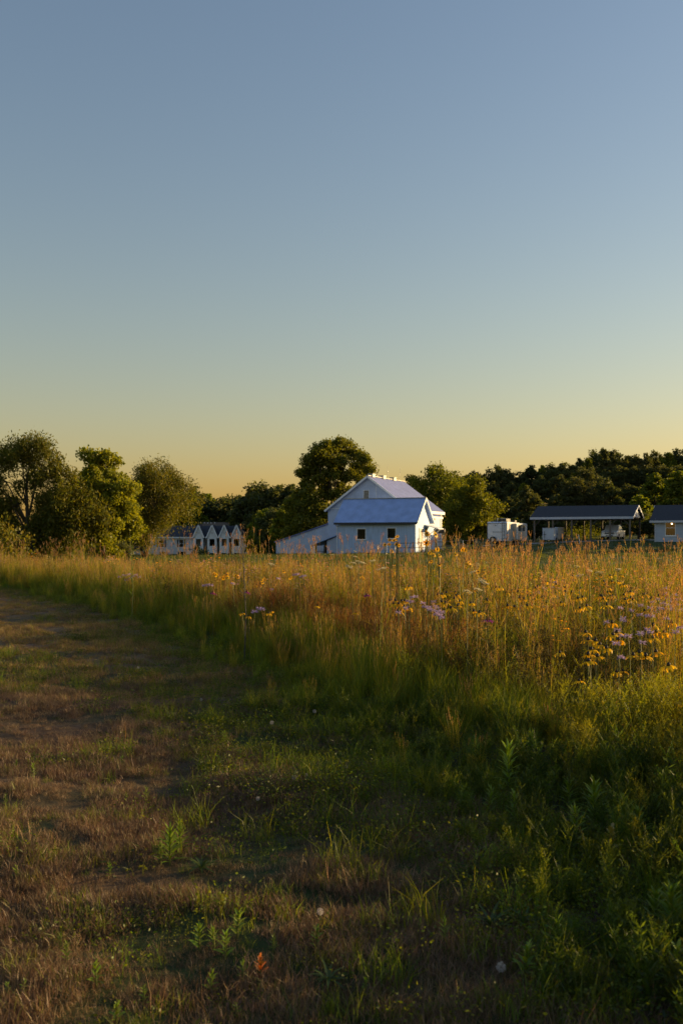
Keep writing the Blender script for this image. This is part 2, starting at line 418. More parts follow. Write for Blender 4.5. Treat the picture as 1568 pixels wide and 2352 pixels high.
# ------------------------------------------------------------------ ground: one sheet out to the horizon
def build_ground():
    def axis(segs):
        out = [segs[0][0]]
        for a, b, st in segs:
            n = max(1, int(round((b - a) / st)))
            out += list(np.linspace(a, b, n + 1)[1:])
        return np.array(out)
    ys = axis([(-60, -2, 6.0), (-2, 16, 0.22), (16, 48, 0.9), (48, 260, 4.0), (260, 600, 25.0), (600, 3000, 200.0)])
    xa = axis([(-2000, -300, 170.0), (-300, -60, 15.0), (-60, -12, 3.0), (-12, -5, 0.8), (-5, 7, 0.22), (7, 20, 0.9), (20, 120, 4.0), (120, 400, 20.0), (400, 2000, 160.0)])
    X, Y = np.meshgrid(xa, ys)
    Z = ground_z(X, Y)
    V = np.stack([X, Y, Z], -1).reshape(-1, 3)
    nx, ny = len(xa), len(ys)
    i = np.arange(nx * ny).reshape(ny, nx)
    Q = np.stack([i[:-1, :-1], i[:-1, 1:], i[1:, 1:], i[1:, :-1]], -1).reshape(-1, 4)
    ins = inside(X, Y)
    meadow = sstep(-0.3, 0.4, ins) * (Y < meadow_back(X) + 1)
    lawn = sstep(0, 2, Y - meadow_back(X))
    patch = fbm(X * 0.45, Y * 0.8, 41, 3)
    soil = np.array([0.070, 0.048, 0.030]); straw = np.array([0.13, 0.082, 0.048]); green = np.array([0.045, 0.060, 0.018])
    duff = np.array([0.05, 0.042, 0.022]); lawnc = np.array([0.050, 0.075, 0.022])
    g = sstep(0.45, 0.62, patch)[..., None]
    g = g * (1 - 0.6 * sstep(10, 15, Y))[..., None]
    path = (soil * 0.5 + straw * 0.5) * (1 + 0.7 * sstep(10, 15, Y))[..., None] * (1 - g) + green * g  # far path paler: dry straw, plus its grazing sunlight put into the colour
    c = path * (1 - meadow[..., None]) + duff * meadow[..., None]
    c = c * (1 - lawn[..., None]) + lawnc * lawn[..., None]
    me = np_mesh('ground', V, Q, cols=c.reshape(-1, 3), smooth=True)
    m, N, L = nodes_of('field_ground')
    out = N.new('ShaderNodeOutputMaterial'); p = N.new('ShaderNodeBsdfPrincipled')
    a = N.new('ShaderNodeVertexColor'); a.layer_name = 'Col'
    tc = N.new('ShaderNodeTexCoord')
    nz = N.new('ShaderNodeTexNoise'); nz.inputs['Scale'].default_value = 9.0; nz.inputs['Detail'].default_value = 8; nz.inputs['Roughness'].default_value = 0.7
    L.new(tc.outputs['Object'], nz.inputs['Vector'])
    mr = N.new('ShaderNodeMapRange'); mr.inputs['From Min'].default_value = 0.3; mr.inputs['From Max'].default_value = 0.7
    mr.inputs['To Min'].default_value = 0.45; mr.inputs['To Max'].default_value = 1.4
    L.new(nz.outputs['Fac'], mr.inputs['Value'])
    n2 = N.new('ShaderNodeTexNoise'); n2.inputs['Scale'].default_value = 0.35; n2.inputs['Detail'].default_value = 5
    L.new(tc.outputs['Object'], n2.inputs['Vector'])
    h = N.new('ShaderNodeHueSaturation')
    m3 = N.new('ShaderNodeMapRange'); m3.inputs['From Min'].default_value = 0.3; m3.inputs['From Max'].default_value = 0.7; m3.inputs['To Min'].default_value = 0.48; m3.inputs['To Max'].default_value = 0.52
    L.new(n2.outputs['Fac'], m3.inputs['Value']); L.new(m3.outputs[0], h.inputs['Hue'])
    L.new(a.outputs['Color'], h.inputs['Color'])
    mx = N.new('ShaderNodeMix'); mx.data_type = 'RGBA'; mx.blend_type = 'MULTIPLY'; mx.inputs['Factor'].default_value = 1
    L.new(h.outputs[0], mx.inputs['A']); L.new(mr.outputs[0], mx.inputs['B'])
    L.new(mx.outputs['Result'], p.inputs['Base Color'])
    p.inputs['Roughness'].default_value = 0.95; p.inputs['Specular IOR Level'].default_value = 0.15
    bp = N.new('ShaderNodeBump'); bp.inputs['Strength'].default_value = 0.8; bp.inputs['Distance'].default_value = 0.05
    L.new(nz.outputs['Fac'], bp.inputs['Height']); L.new(bp.outputs[0], p.inputs['Normal'])
    L.new(p.outputs[0], out.inputs['Surface'])
    me.materials.append(m)
    o = bpy.data.objects.new('ground', me)
    link(o)
    return tag(o, 'rolling field ground from the mown path to the wooded hill', 'ground', kind='structure')
build_ground()

def strip_on_ground(name, label, pts, width, mat, lift=0.02):
    """a flat strip that follows the terrain, e.g. the gravel drive"""
    V = []; Q = []
    pts = [Vector((*p, 0)) for p in pts]
    dense = []
    for a, b in zip(pts[:-1], pts[1:]):
        n = max(2, int((b - a).length / 1.5))
        dense += [a.lerp(b, k / n) for k in range(n)]
    dense.append(pts[-1])
    rng = random.Random(4)
    for i, p in enumerate(dense):
        d = (dense[min(i + 1, len(dense) - 1)] - dense[max(i - 1, 0)]).normalized()
        s = Vector((-d.y, d.x, 0))
        for k in range(5):
            q = p + s * ((k / 4 - 0.5) * width * rng.uniform(0.92, 1.08))
            V.append((q.x, q.y, gz(q.x, q.y) + lift + (0.03 if 0 < k < 4 else -0.015)))
    for i in range(len(dense) - 1):
        for k in range(4):
            Q.append((i * 5 + k, i * 5 + k + 1, (i + 1) * 5 + k + 1, (i + 1) * 5 + k))
    me = np_mesh(name, V, Q, mats=[mat], smooth=True)
    o = bpy.data.objects.new(name, me); link(o)
    return tag(o, label, 'driveway', kind='structure')
strip_on_ground('driveway', 'pale gravel drive running past the trailer into the carport',
                [(17, 118.5), (22, 117.0), (27, 118.0), (34, 115.6), (40, 113.5)], 5.5, GRAVEL)
# ------------------------------------------------------------------ buildings
def window_unit(parent, x0, x1, z0, z1, y, frame=0.07, depth=0.07, sill=True, mat=None, pane=None, mull=None, name='window'):
    """window in a front wall opening: frame, pane and sill"""
    w = MB()
    w.box(x0 - frame, x0, y - 0.03, y + depth, z0 - frame, z1 + frame).box(x1, x1 + frame, y - 0.03, y + depth, z0 - frame, z1 + frame)
    w.box(x0, x1, y - 0.03, y + depth, z1, z1 + frame).box(x0, x1, y - 0.03, y + depth, z0 - frame, z0)
    if mull == 'h': w.box(x0, x1, y + 0.01, y + depth - 0.01, (z0 + z1) / 2 - 0.025, (z0 + z1) / 2 + 0.025)
    if mull == 'v': w.box((x0 + x1) / 2 - 0.03, (x0 + x1) / 2 + 0.03, y + 0.01, y + depth - 0.01, z0, z1)
    o = w.build(name, mat or TRIM, parent)
    MB().box(x0, x1, y + depth + 0.005, y + depth + 0.02, z0, z1).build('pane', pane or GLASS, o)
    if sill:
        MB().box(x0 - frame - 0.05, x1 + frame + 0.05, y - 0.09, y - 0.031, z0 - frame - 0.05, z0 - frame + 0.01).build('sill', TRIM, o)
    return o

TH = math.radians(22)
# -- white outbuilding with the blue-grey metal roof; origin at its right front corner
ox, oy = 7.43, 100.0
oz = 0.2
ob = thing('farm_outbuilding', 'small white farm building with blue grey metal roof in front of the barn', 'outbuilding', (ox, oy, oz), -TH)
L0 = 8.45; W0 = 5.0; E0 = 3.42; R0 = 5.6
win = [(-6.25, -5.37, 1.35, 2.38), (-2.98, -2.12, 1.45, 2.45)]
bas = [(-6.05, -4.75, -0.5, -0.08), (-2.95, -2.55, -0.42, -0.08)]
w = MB().wall(-L0, 0, -1.2, E0, win + bas, 0, 0.2)
w.add([(0, 0.2, -1.2), (0, W0, -1.2), (0, W0, E0), (0, W0 / 2, R0 - 0.12), (0, 0.2, E0 + 0.16)], [(0, 1, 2, 3, 4)])
w.add([(-L0, 0.2, -1.2), (-L0, W0, -1.2), (-L0, W0, E0), (-L0, W0 / 2, R0 - 0.12), (-L0, 0.2, E0 + 0.16)], [(4, 3, 2, 1, 0)])
w.add([(-L0, W0, -1.2), (0, W0, -1.2), (0, W0, E0), (-L0, W0, E0)], [(3, 2, 1, 0)])
w.build('wall', WHITE_SHADE, ob)
MB().box(-L0 + 0.1, -0.1, 0.5, 0.55, -1, 3.2).build('interior', DARK, ob)
OH = 0.42
def rz0(y): return E0 + (R0 - E0) * y / (W0 / 2)
r = MB()
r.slab((-L0 - 0.3, -OH, rz0(-OH)), (0.35, -OH, rz0(-OH)), (0.35, W0 / 2, R0), (-L0 - 0.3, W0 / 2, R0), 0.1)
r.slab((0.35, W0 + OH, rz0(-OH)), (-L0 - 0.3, W0 + OH, rz0(-OH)), (-L0 - 0.3, W0 / 2, R0), (0.35, W0 / 2, R0), 0.1)
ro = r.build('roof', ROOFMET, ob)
MB().bar((-L0 - 0.31, W0 / 2, R0 + 0.02), (0.36, W0 / 2, R0 + 0.02), 0.24, 0.06).build('ridge_cap', GALV, ro)
MB().box(-L0 - 0.25, 0.3, -OH - 0.035, -OH - 0.003, rz0(-OH) - 0.22, rz0(-OH) + 0.0).build('gutter', PLASTIC, ro)
for sgn in (0, 1):
    ya, yb = (-OH, W0 / 2) if sgn == 0 else (W0 + OH, W0 / 2)
    MB().bar((0.375, ya, rz0(-OH) - 0.06), (0.375, yb, R0 - 0.06), 0.045, 0.2).build('gable_trim', TRIM, ro)
MB().bar((-L0 - 0.05, -OH + 0.03, rz0(-OH) - 0.2), (-L0 - 0.05, -0.05, 2.7), 0.07).bar((-L0 - 0.05, -0.05, 2.7), (-L0 - 0.05, -0.05, -0.8), 0.07).build('downspout', TRIM, ob)
for q in win: window_unit(ob, *q, 0.0)
window_unit(ob, *bas[0], 0.0, 0.05, mull='v', sill=False, mat=PLASTIC, name='basement_window')
window_unit(ob, *bas[1], 0.0, 0.05, sill=False, mat=PLASTIC, name='basement_window')
# door, awning and dark side window on the gable end (plane x = 0)
d = MB().box(0.003, 0.06, 1.1, 1.22, -0.6, 2.4).box(0.003, 0.06, 2.3, 2.42, -0.6, 2.4).box(0.003, 0.06, 1.1, 2.42, 2.4, 2.52).build('door_frame', TRIM, ob)
dd = MB()
for k in range(12): dd.box(0.004, 0.03 + 0.006 * (k % 2), 1.23, 2.29, -0.6 + k * 0.247, -0.6 + (k + 1) * 0.247 - 0.012)
dd.build('door', BEIGE, ob)
MB().box(0.003, 0.05, 3.2, 3.85, 1.55, 2.45).build('side_window', GLASS, ob)
MB().box(0.003, 0.05, 3.25, 4.15, -0.6, 1.35).build('side_door', PLASTIC, ob)
aw = MB().slab((0.0, 3.0, 2.86), (1.5, 3.0, 2.45), (1.5, 4.9, 2.45), (0.0, 4.9, 2.86), 0.08).build('awning', TRIM, ob)
for yy in (3.1, 4.8): MB().bar((0.02, yy, 1.45), (1.25, yy, 2.42), 0.07).build('bracket', TRIM, aw)
# small lean-to on the far side of the outbuilding: dark opening, X-braced gate
lw = MB().wall(-L0 - 2.0, -L0 - 0.01, -1.2, 1.15, [], 1.9, 2.0)
lw.add([(-L0 - 2.0, 1.9, 1.15), (-L0 - 0.01, 1.9, 1.15), (-L0 - 0.01, 1.9, 1.95)], [(0, 1, 2)])
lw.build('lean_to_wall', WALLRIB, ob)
MB().slab((-L0 - 3.75, 1.6, 0.72), (-L0 - 0.02, 1.6, 2.10), (-L0 - 0.02, 4.6, 2.10), (-L0 - 3.75, 4.6, 0.72), 0.09).build('lean_to_roof', ROOFMET, ob)
MB().box(-L0 - 3.3, -L0 - 2.0, 4.1, 4.2, -1.0, 1.2).build('lean_to_interior', DARK, ob)
for xx in (-L0 - 3.3, -L0 - 2.25): MB().box(xx - 0.08, xx + 0.08, 1.9, 2.06, -1.0, 1.1 if xx > -11.2 else 0.75).build('post', WOODD, ob)
gt = MB()
for zz in (-0.75, 0.05): gt.bar((-L0 - 3.2, 1.85, zz), (-L0 - 2.3, 1.85, zz), 0.06)
gt.bar((-L0 - 3.2, 1.85, -0.75), (-L0 - 2.3, 1.85, 0.05), 0.05).bar((-L0 - 3.2, 1.85, 0.05), (-L0 - 2.3, 1.85, -0.75), 0.05)
gt.build('gate_brace', WOODD, ob)

# -- the big barn behind, gable towards the field; same axes, origin on the ground under its front right corner
bx = ox + (-2.35) * math.cos(TH) + 5.3 * math.sin(TH)
by = oy + 2.35 * math.sin(TH) + 5.3 * math.cos(TH)
bn = thing('barn', 'large white gabled barn with metal roof and low side shed', 'barn', (bx, by, 0.2), -TH)
WB = 9.4; LB = 12.0; EB = 4.72; RB = 8.2
loft = (-5.2, -4.62, 5.05, 6.6)
g = MB().wall(-WB, 0, -1.5, EB, [], 0, 0.2)
# gable triangle with the louvred opening left out
ap = (-WB / 2, RB)
def gl(x): return EB + (RB - EB) * (1 - abs(x + WB / 2) / (WB / 2))
a0, a1, c0, c1 = loft
tri = [[(-WB, EB), (a0, EB), (a0, gl(a0))], [(a0, EB), (a1, EB), (a1, c0), (a0, c0)], [(a0, c1), (a1, c1), (a1, gl(a1)), ap if a0 < -WB / 2 < a1 else (a1, gl(a1)), (a0, gl(a0))], [(a1, EB), (0, EB), (a1, gl(a1))]]
for t in tri:
    g.add([(x, 0.0, z) for x, z in t], [tuple(range(len(t)))])
g.add([(-WB, 0.2, -1.5), (-WB, LB, -1.5), (-WB, LB, EB), (-WB, 0.2, EB)], [(0, 1, 2, 3)])
g.add([(0, 0.2, -1.5), (0, LB, -1.5), (0, LB, EB), (0, 0.2, EB)], [(3, 2, 1, 0)])
g.add([(-WB, LB, -1.5), (0, LB, -1.5), (0, LB, EB), (-WB / 2, LB, RB), (-WB, LB, EB)], [(4, 3, 2, 1, 0)])
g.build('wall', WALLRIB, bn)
lv = MB().box(a0 - 0.06, a0, -0.04, 0.1, c0 - 0.06, c1 + 0.06).box(a1, a1 + 0.06, -0.04, 0.1, c0 - 0.06, c1 + 0.06).box(a0, a1, -0.04, 0.1, c1, c1 + 0.06).box(a0, a1, -0.04, 0.1, c0 - 0.06, c0).build('loft_window', TRIM, bn)
for k in range(9):
    zz = c0 + 0.02 + k * 0.16
    MB().slab((a0, -0.01, zz + 0.02), (a1, -0.01, zz + 0.02), (a1, 0.1, zz + 0.13), (a0, 0.1, zz + 0.13), 0.02).build('slat', LOUVER, lv)
MB().box(a0, a1, 0.14, 0.16, c0, c1).build('backing', LOUVER, lv)
MB().box(-WB / 2 + 0.92, -WB / 2 + 0.97, -0.05, -0.004, EB - 0.5, gl(-WB / 2 + 0.95) - 0.05).build('seam_batten', TRIM, bn)
MB().box(-WB + 0.02, -0.02, -0.03, -0.003, EB - 0.05, EB + 0.03).build('girt_line', TRIM, bn)
oh = 0.3
def rb(x): return EB + (RB - EB) * (1 - abs(x + WB / 2) / (WB / 2))
r = MB()
r.slab((-WB - oh, -0.3, rb(-WB - oh)), (-WB / 2, -0.3, RB), (-WB / 2, LB + 0.3, RB), (-WB - oh, LB + 0.3, rb(-WB - oh)), 0.12)
r.slab((-WB / 2, -0.3, RB), (oh, -0.3, rb(oh)), (oh, LB + 0.3, rb(oh)), (-WB / 2, LB + 0.3, RB), 0.12)
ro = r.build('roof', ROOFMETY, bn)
MB().box(oh, oh + 0.04, -0.3, LB + 0.3, rb(oh) - 0.32, rb(oh) - 0.01).build('eave_trim', TRIM, ro)
for sx in (-1, 1):
    xx = -WB - oh if sx < 0 else oh
    MB().bar((xx, -0.325, rb(xx) - 0.1), (-WB / 2, -0.325, RB - 0.1), 0.045, 0.2).build('gable_trim', TRIM, ro)
MB().bar((-WB / 2, -0.31, RB + 0.02), (-WB / 2, LB + 0.31, RB + 0.02), 0.3, 0.06).build('ridge_cap', GALV, ro)
for yy in (1.1, 4.6, 8.2):
    v = MB().box(-WB / 2 - 0.26, -WB / 2 + 0.26, yy - 0.4, yy + 0.4, RB - 0.1, RB + 0.2)
    v.slab((-WB / 2 - 0.32, yy - 0.46, RB + 0.27), (-WB / 2 + 0.32, yy - 0.46, RB + 0.27), (-WB / 2 + 0.32, yy + 0.46, RB + 0.27), (-WB / 2 - 0.32, yy + 0.46, RB + 0.27), 0.06)
    v.build('ridge_vent', GALV, ro)
for yy, hh in ((2.6, 1.7), (6.3, 1.75), (10.6, 1.6)):
    q = MB().cyl((-WB / 2, yy, RB + 0.03), (-WB / 2 + 0.05, yy, RB + hh), 0.018, 0.01, 6)
    q.cyl((-WB / 2, yy, RB + hh * 0.45), (-WB / 2, yy, RB + hh * 0.45 + 0.1), 0.05, 0.05, 8)
    q.build('lightning_rod', GALV, ro)
# side wing on the sunny wall: small roof under the eave, doors and corner boards
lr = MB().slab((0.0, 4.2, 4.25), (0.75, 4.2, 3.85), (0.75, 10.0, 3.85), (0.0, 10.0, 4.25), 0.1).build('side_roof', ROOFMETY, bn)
MB().box(0.75, 0.79, 4.2, 10.0, 3.66, 3.88).build('fascia', TRIM, lr)
MB().box(0.004, 0.09, 4.4, 9.6, 2.95, 3.15).build('door_track', TRIM, bn)
for k in range(2): MB().box(0.005, 0.07, 4.5 + k * 2.55, 6.98 + k * 2.55, -0.6, 2.93).build('sliding_door', WHITE_SHADE, bn)
MB().box(-0.0, 0.05, LB - 0.3, LB + 0.03, -1.0, EB - 0.1).build('corner_board', TRIM, bn)
MB().cyl((0.1, LB - 0.55, -1.0), (0.1, LB - 0.55, EB - 0.1), 0.05, 0.05, 8).build('downspout', TRIM, bn)
# low shed on the left of the barn, roof falling to the left
SW = 6.35
s = MB()
s.add([(-WB - SW, 0.05, -1.6), (-WB - 0.01, 0.05, -1.6), (-WB - 0.01, 0.05, 2.95), (-WB - SW, 0.05, 1.02)], [(0, 1, 2, 3)])
s.add([(-WB - SW, 0.05, -1.6), (-WB - SW, 8.0, -1.6), (-WB - SW, 8.0, 1.02), (-WB - SW, 0.05, 1.02)], [(3, 2, 1, 0)])
s.add([(-WB - SW, 8.0, -1.6), (-WB - 0.01, 8.0, -1.6), (-WB - 0.01, 8.0, 2.95), (-WB - SW, 8.0, 1.02)], [(3, 2, 1, 0)])
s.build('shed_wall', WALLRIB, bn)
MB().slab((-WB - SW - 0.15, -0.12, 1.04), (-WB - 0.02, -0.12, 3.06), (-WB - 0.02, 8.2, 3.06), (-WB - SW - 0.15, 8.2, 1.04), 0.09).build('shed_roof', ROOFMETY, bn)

# -- fuel tank on legs beyond the outbuilding's corner
tp = px(1009, 1219, 106)
tk = thing('fuel_tank', 'dark horizontal fuel tank on metal legs beside the barn', 'tank', (tp.x, tp.y, gz(tp.x, tp.y)), -TH)
hz = tp.z - gz(tp.x, tp.y)
q = MB(); nn = 16
prof = [(-0.62, 0.05), (-0.60, 0.2), (-0.53, 0.27), (0.53, 0.27), (0.60, 0.2), (0.62, 0.05)]
q.tube([(a, 0, hz) for a, _ in prof], [b for _, b in prof], nn)
q.build('tank', RUST, tk, smooth=True)
for sx in (-0.42, 0.42):
    for sy in (-0.22, 0.22): MB().bar((sx, sy * 1.3, -0.1), (sx, sy, hz - 0.12), 0.06).build('leg', BLACKM, tk)
    MB().bar((sx, -0.27, hz - 0.5), (sx, 0.27, hz - 0.5), 0.05).build('crossbar', BLACKM, tk)

# -- carport
THC = math.radians(26)
cz = 1.15
cx, cy = 33.7, 115.0
cp = thing('carport', 'long open carport with dark shingle roof and wooden posts', 'carport', (cx, cy, cz), -THC)
LC = 12.15; WC = 7.2; EC = 3.02; RC = 4.45
def rc(y): return EC + (RC - EC) * (1 - abs(y - WC / 2) / (WC / 2))
r = MB()
r.slab((-LC, 0, EC), (0, 0, EC), (0, WC / 2, RC), (-LC, WC / 2, RC), 0.1)
r.slab((0, WC, EC), (-LC, WC, EC), (-LC, WC / 2, RC), (0, WC / 2, RC), 0.1)
ro = r.build('roof', SHINGLE, cp)
MB().box(-LC - 0.02, 0.02, -0.045, -0.003, EC - 0.28, EC - 0.01).build('fascia', TRIMG, ro)
for ya in (0, WC): MB().bar((0.03, ya, EC - 0.1), (0.03, WC / 2, RC - 0.1), 0.045, 0.2).build('gable_trim', TRIMG, ro)
gp = MB()
for k in range(7):
    z0 = EC - 0.05 + k * 0.19; z1 = z0 + 0.17
    y0 = (z0 + 0.12 - EC) / (RC - EC) * WC / 2; y0 = max(0.35, y0 + 0.35)
    if y0 < WC / 2: MB().box(-0.32, -0.28 + 0.01 * (k % 2), y0, WC - y0, z0, z1).build('gable_board', SIDING, cp)
MB().box(-LC + 0.1, -0.1, 0.25, 0.40, EC - 0.36, EC - 0.12).build('beam', WOODD, cp)
MB().box(-LC + 0.1, -0.1, WC - 0.40, WC - 0.25, EC - 0.36, EC - 0.12).build('beam', WOODD, cp)
for k in range(6):
    xx = -LC + 0.45 + k * (LC - 0.9) / 5
    for yy in (0.32, WC - 0.32):
        MB().box(xx - 0.09, xx + 0.09, yy - 0.09, yy + 0.09, -0.8, EC - 0.36).build('post', WOODD if yy > 1 else WOOD, cp)
    for yy in (0.32,):
        MB().bar((xx, yy, EC - 1.1), (xx + (0.7 if k < 5 else -0.7), yy, EC - 0.4), 0.09).build('brace', WOODD, cp)
for k in range(7):
    xx = -LC + 0.45 + k * (LC - 0.9) / 6
    MB().box(xx - 0.03, xx + 0.03, 0.3, WC - 0.3, EC - 0.18, EC - 0.11).build('tie_beam', WOODD, cp)

# -- pale blue house at the right edge
hx = xs(1503, 108.0); hy = 108.0
hzg = 1.28
hs = thing('house', 'low pale blue sided house with dark roof and one lit window', 'house', (hx, hy, hzg), -THC)
LH = 13.0; WH = 7.0; EH = 2.48; RH = 4.05
hw = (1.15, 2.12, 0.68, 2.28)
hw2 = (7.2, 8.2, 0.68, 2.28)
MB().wall(0.02, LH, -1.0, EH, [hw, hw2], 0.03, 0.2).build('wall', SIDING, hs)
e = MB()
e.add([(0.02, 0.2, -1), (0.02, WH, -1), (0.02, WH, EH), (0.02, WH / 2, RH - 0.1), (0.02, 0.2, EH)], [(4, 3, 2, 1, 0)])
e.add([(LH, 0.2, -1), (LH, WH, -1), (LH, WH, EH), (LH, WH / 2, RH - 0.1), (LH, 0.2, EH)], [(0, 1, 2, 3, 4)])
e.add([(0.02, WH, -1), (LH, WH, -1), (LH, WH, EH), (0.02, WH, EH)], [(3, 2, 1, 0)])
e.build('end_wall', SIDING, hs)
nb = 17
for k in range(nb):                                   # lap siding, board by board, cut round the windows
    z0 = -0.4 + k * (EH + 0.4) / nb; z1 = z0 + (EH + 0.4) / nb
    cuts = []
    for q in (hw, hw2):
        if z1 > q[2] - 0.09 and z0 < q[3] + 0.09: cuts.append((q[0] - 0.1, q[1] + 0.1))
    a = 0.12
    for c0_, c1_ in cuts + [(LH - 0.1, None)]:
        p = MB().add([(a, 0.0, z0), (c0_, 0.0, z0), (c0_, 0.022, z1), (a, 0.022, z1), (a, 0.03, z0), (c0_, 0.03, z0)], [(0, 1, 2, 3), (4, 5, 1, 0), (0, 3, 4), (1, 5, 2)])
        p.build('siding_board', SIDING, hs)
        a = c1_
for xx in (0.0, LH - 0.1): MB().box(xx, xx + 0.11, -0.03, 0.029, -0.9, EH).build('corner_board', TRIMG, hs)
r = MB()
def rh(y): return EH + (RH - EH) * y / (WH / 2)
r.slab((-0.45, -0.45, rh(-0.45)), (LH + 0.45, -0.45, rh(-0.45)), (LH + 0.45, WH / 2, RH), (-0.45, WH / 2, RH), 0.1)
r.slab((LH + 0.45, WH + 0.45, rh(-0.45)), (-0.45, WH + 0.45, rh(-0.45)), (-0.45, WH / 2, RH), (LH + 0.45, WH / 2, RH), 0.1)
ro = r.build('roof', SHINGLE, hs)
MB().box(-0.47, LH + 0.47, -0.5, -0.453, rh(-0.45) - 0.24, rh(-0.45) - 0.01).build('gutter', TRIMG, ro)
MB().box(-0.6, -0.4, WH / 2 - 0.15, WH / 2 + 0.15, RH - 0.28, RH - 0.05).build('ridge_light', TRIMG, ro)
m, N, L = nodes_of('clear_window_glass')
o_ = N.new('ShaderNodeOutputMaterial'); t_ = N.new('ShaderNodeBsdfTransparent'); g_ = N.new('ShaderNodeBsdfGlossy'); x_ = N.new('ShaderNodeMixShader')
t_.inputs[0].default_value = (0.8, 0.8, 0.8, 1); g_.inputs['Roughness'].default_value = 0.03; x_.inputs[0].default_value = 0.1
L.new(t_.outputs[0], x_.inputs[1]); L.new(g_.outputs[0], x_.inputs[2]); L.new(x_.outputs[0], o_.inputs['Surface'])
CLEAR = m
m, N, L = nodes_of('lamp_glow')
o_ = N.new('ShaderNodeOutputMaterial'); e_ = N.new('ShaderNodeEmission'); e_.inputs[0].default_value = (1, 0.62, 0.25, 1); e_.inputs[1].default_value = 9.0
L.new(e_.outputs[0], o_.inputs['Surface'])
GLOW = m
wo1 = window_unit(hs, *hw, 0.03, 0.08, mull='h', pane=CLEAR)
rm = MB()
rm.add([(hw[0] - 0.6, 2.4, 0.0), (hw[1] + 0.8, 2.4, 0.0), (hw[1] + 0.8, 2.4, 2.4), (hw[0] - 0.6, 2.4, 2.4)], [(0, 1, 2, 3)])
rm.add([(hw[0] - 0.6, 0.2, 2.4), (hw[1] + 0.8, 0.2, 2.4), (hw[1] + 0.8, 2.4, 2.4), (hw[0] - 0.6, 2.4, 2.4)], [(0, 1, 2, 3)])
rm.add([(hw[0] - 0.6, 0.2, 0.0), (hw[0] - 0.6, 2.4, 0.0), (hw[0] - 0.6, 2.4, 2.4), (hw[0] - 0.6, 0.2, 2.4)], [(0, 1, 2, 3)])
rm.add([(hw[1] + 0.8, 0.2, 0.0), (hw[1] + 0.8, 2.4, 0.0), (hw[1] + 0.8, 2.4, 2.4), (hw[1] + 0.8, 0.2, 2.4)], [(3, 2, 1, 0)])
rm.build('room_wall', CURT, hs)
MB().box(hw[0] + 0.0, hw[1] - 0.0, 0.3, 0.33, 0.3, 1.46).build('lower_curtain', DARK, hs)
def icosphere(r, c, n=2):
    import bmesh
    bm = bmesh.new(); bmesh.ops.create_icosphere(bm, subdivisions=n, radius=r)
    q = MB(); q.v = [tuple(v.co + Vector(c)) for v in bm.verts]; q.f = [tuple(v.index for v in f.verts) for f in bm.faces]
    bm.free(); return q
icosphere(0.085, (1.68, 0.8, 1.92)).build('lamp_bulb', GLOW, hs, smooth=True)
window_unit(hs, *hw2, 0.03, 0.08, mull='h')
MB().box(hw2[0] - 0.2, hw2[1] + 0.2, 0.3, 0.32, 0.4, 2.4).build('interior', DARK, hs)

# -- apartment building far left
ad = 200.0
apx = xs(484, ad)
az0 = -3.1
ap_ = thing('apartment_building', 'pale two storey apartment block with four white gabled porch bays', 'apartment building', (apx, ad, az0), math.radians(2))
K = F / ad
EA = 5.1
wl, wr = -(484 - 345) / K, (565 - 484) / K
awin = [(xs(536 - 0 + 0, ad) * 0 + (366 - 484) / K, (377 - 484) / K, 2.9, 4.3), ((412 - 484) / K, (421 - 484) / K, 2.9, 4.4), ((372 - 484) / K, (380 - 484) / K, 0.6, 2.0), ((414 - 484) / K, (422 - 484) / K, 0.6, 2.0)]
MB().wall(wl, wr, -2, EA, awin, 0, 0.2).add([(wr, 0.2, -2), (wr, 9, -2), (wr, 9, EA), (wr, 0.2, EA)], [(3, 2, 1, 0)]).add([(wl, 0.2, -2), (wl, 9, -2), (wl, 9, EA), (wl, 0.2, EA)], [(0, 1, 2, 3)]).build('wall', APT, ap_)
for q in awin:
    wu = window_unit(ap_, *q, 0.0, 0.1, mull='h')
    for sx in (q[0] - 0.42, q[1] + 0.14): MB().box(sx, sx + 0.28, -0.05, -0.004, q[2], q[3]).build('shutter', SHINGLE2, wu)
r = MB()
r.slab((wl - 0.4, -0.4, EA - 0.1), (wr + 0.4, -0.4, EA - 0.1), (wr - 1.5, 4.5, EA + 2.15), (wl + 2.5, 4.5, EA + 2.15), 0.12)
r.slab((wr + 0.4, 9.4, EA - 0.1), (wl - 0.4, 9.4, EA - 0.1), (wl + 2.5, 4.5, EA + 2.15), (wr - 1.5, 4.5, EA + 2.15), 0.12)
r.add([(wr + 0.4, -0.4, EA - 0.1), (wr + 0.4, 9.4, EA - 0.1), (wr - 1.5, 4.5, EA + 2.15)], [(0, 1, 2)])
r.add([(wl - 0.4, -0.4, EA - 0.1), (wl + 2.5, 4.5, EA + 2.15), (wl - 0.4, 9.4, EA - 0.1)], [(0, 1, 2)])
ro = r.build('roof', SHINGLE, ap_)
MB().box(wl - 0.4, wr + 0.4, -0.47, -0.403, EA - 0.42, EA - 0.15).build('gutter', TRIM, ro)
rr = MB().slab(((425 - 484) / K, 9.0, EA + 0.6), ((535 - 484) / K, 9.0, EA + 0.6), ((512 - 484) / K, 13, EA + 3.0), ((440 - 484) / K, 13, EA + 3.0), 0.15).build('rear_roof', TANSH, ap_)
for xd in (446, 455, 463, 471, 480): MB().cyl(((xd - 484) / K, 12.6, EA + 2.4), ((xd - 484) / K, 12.6, EA + 3.0), 0.1, 0.1, 8).build('roof_vent', TRIM, rr)
BW = 0.92
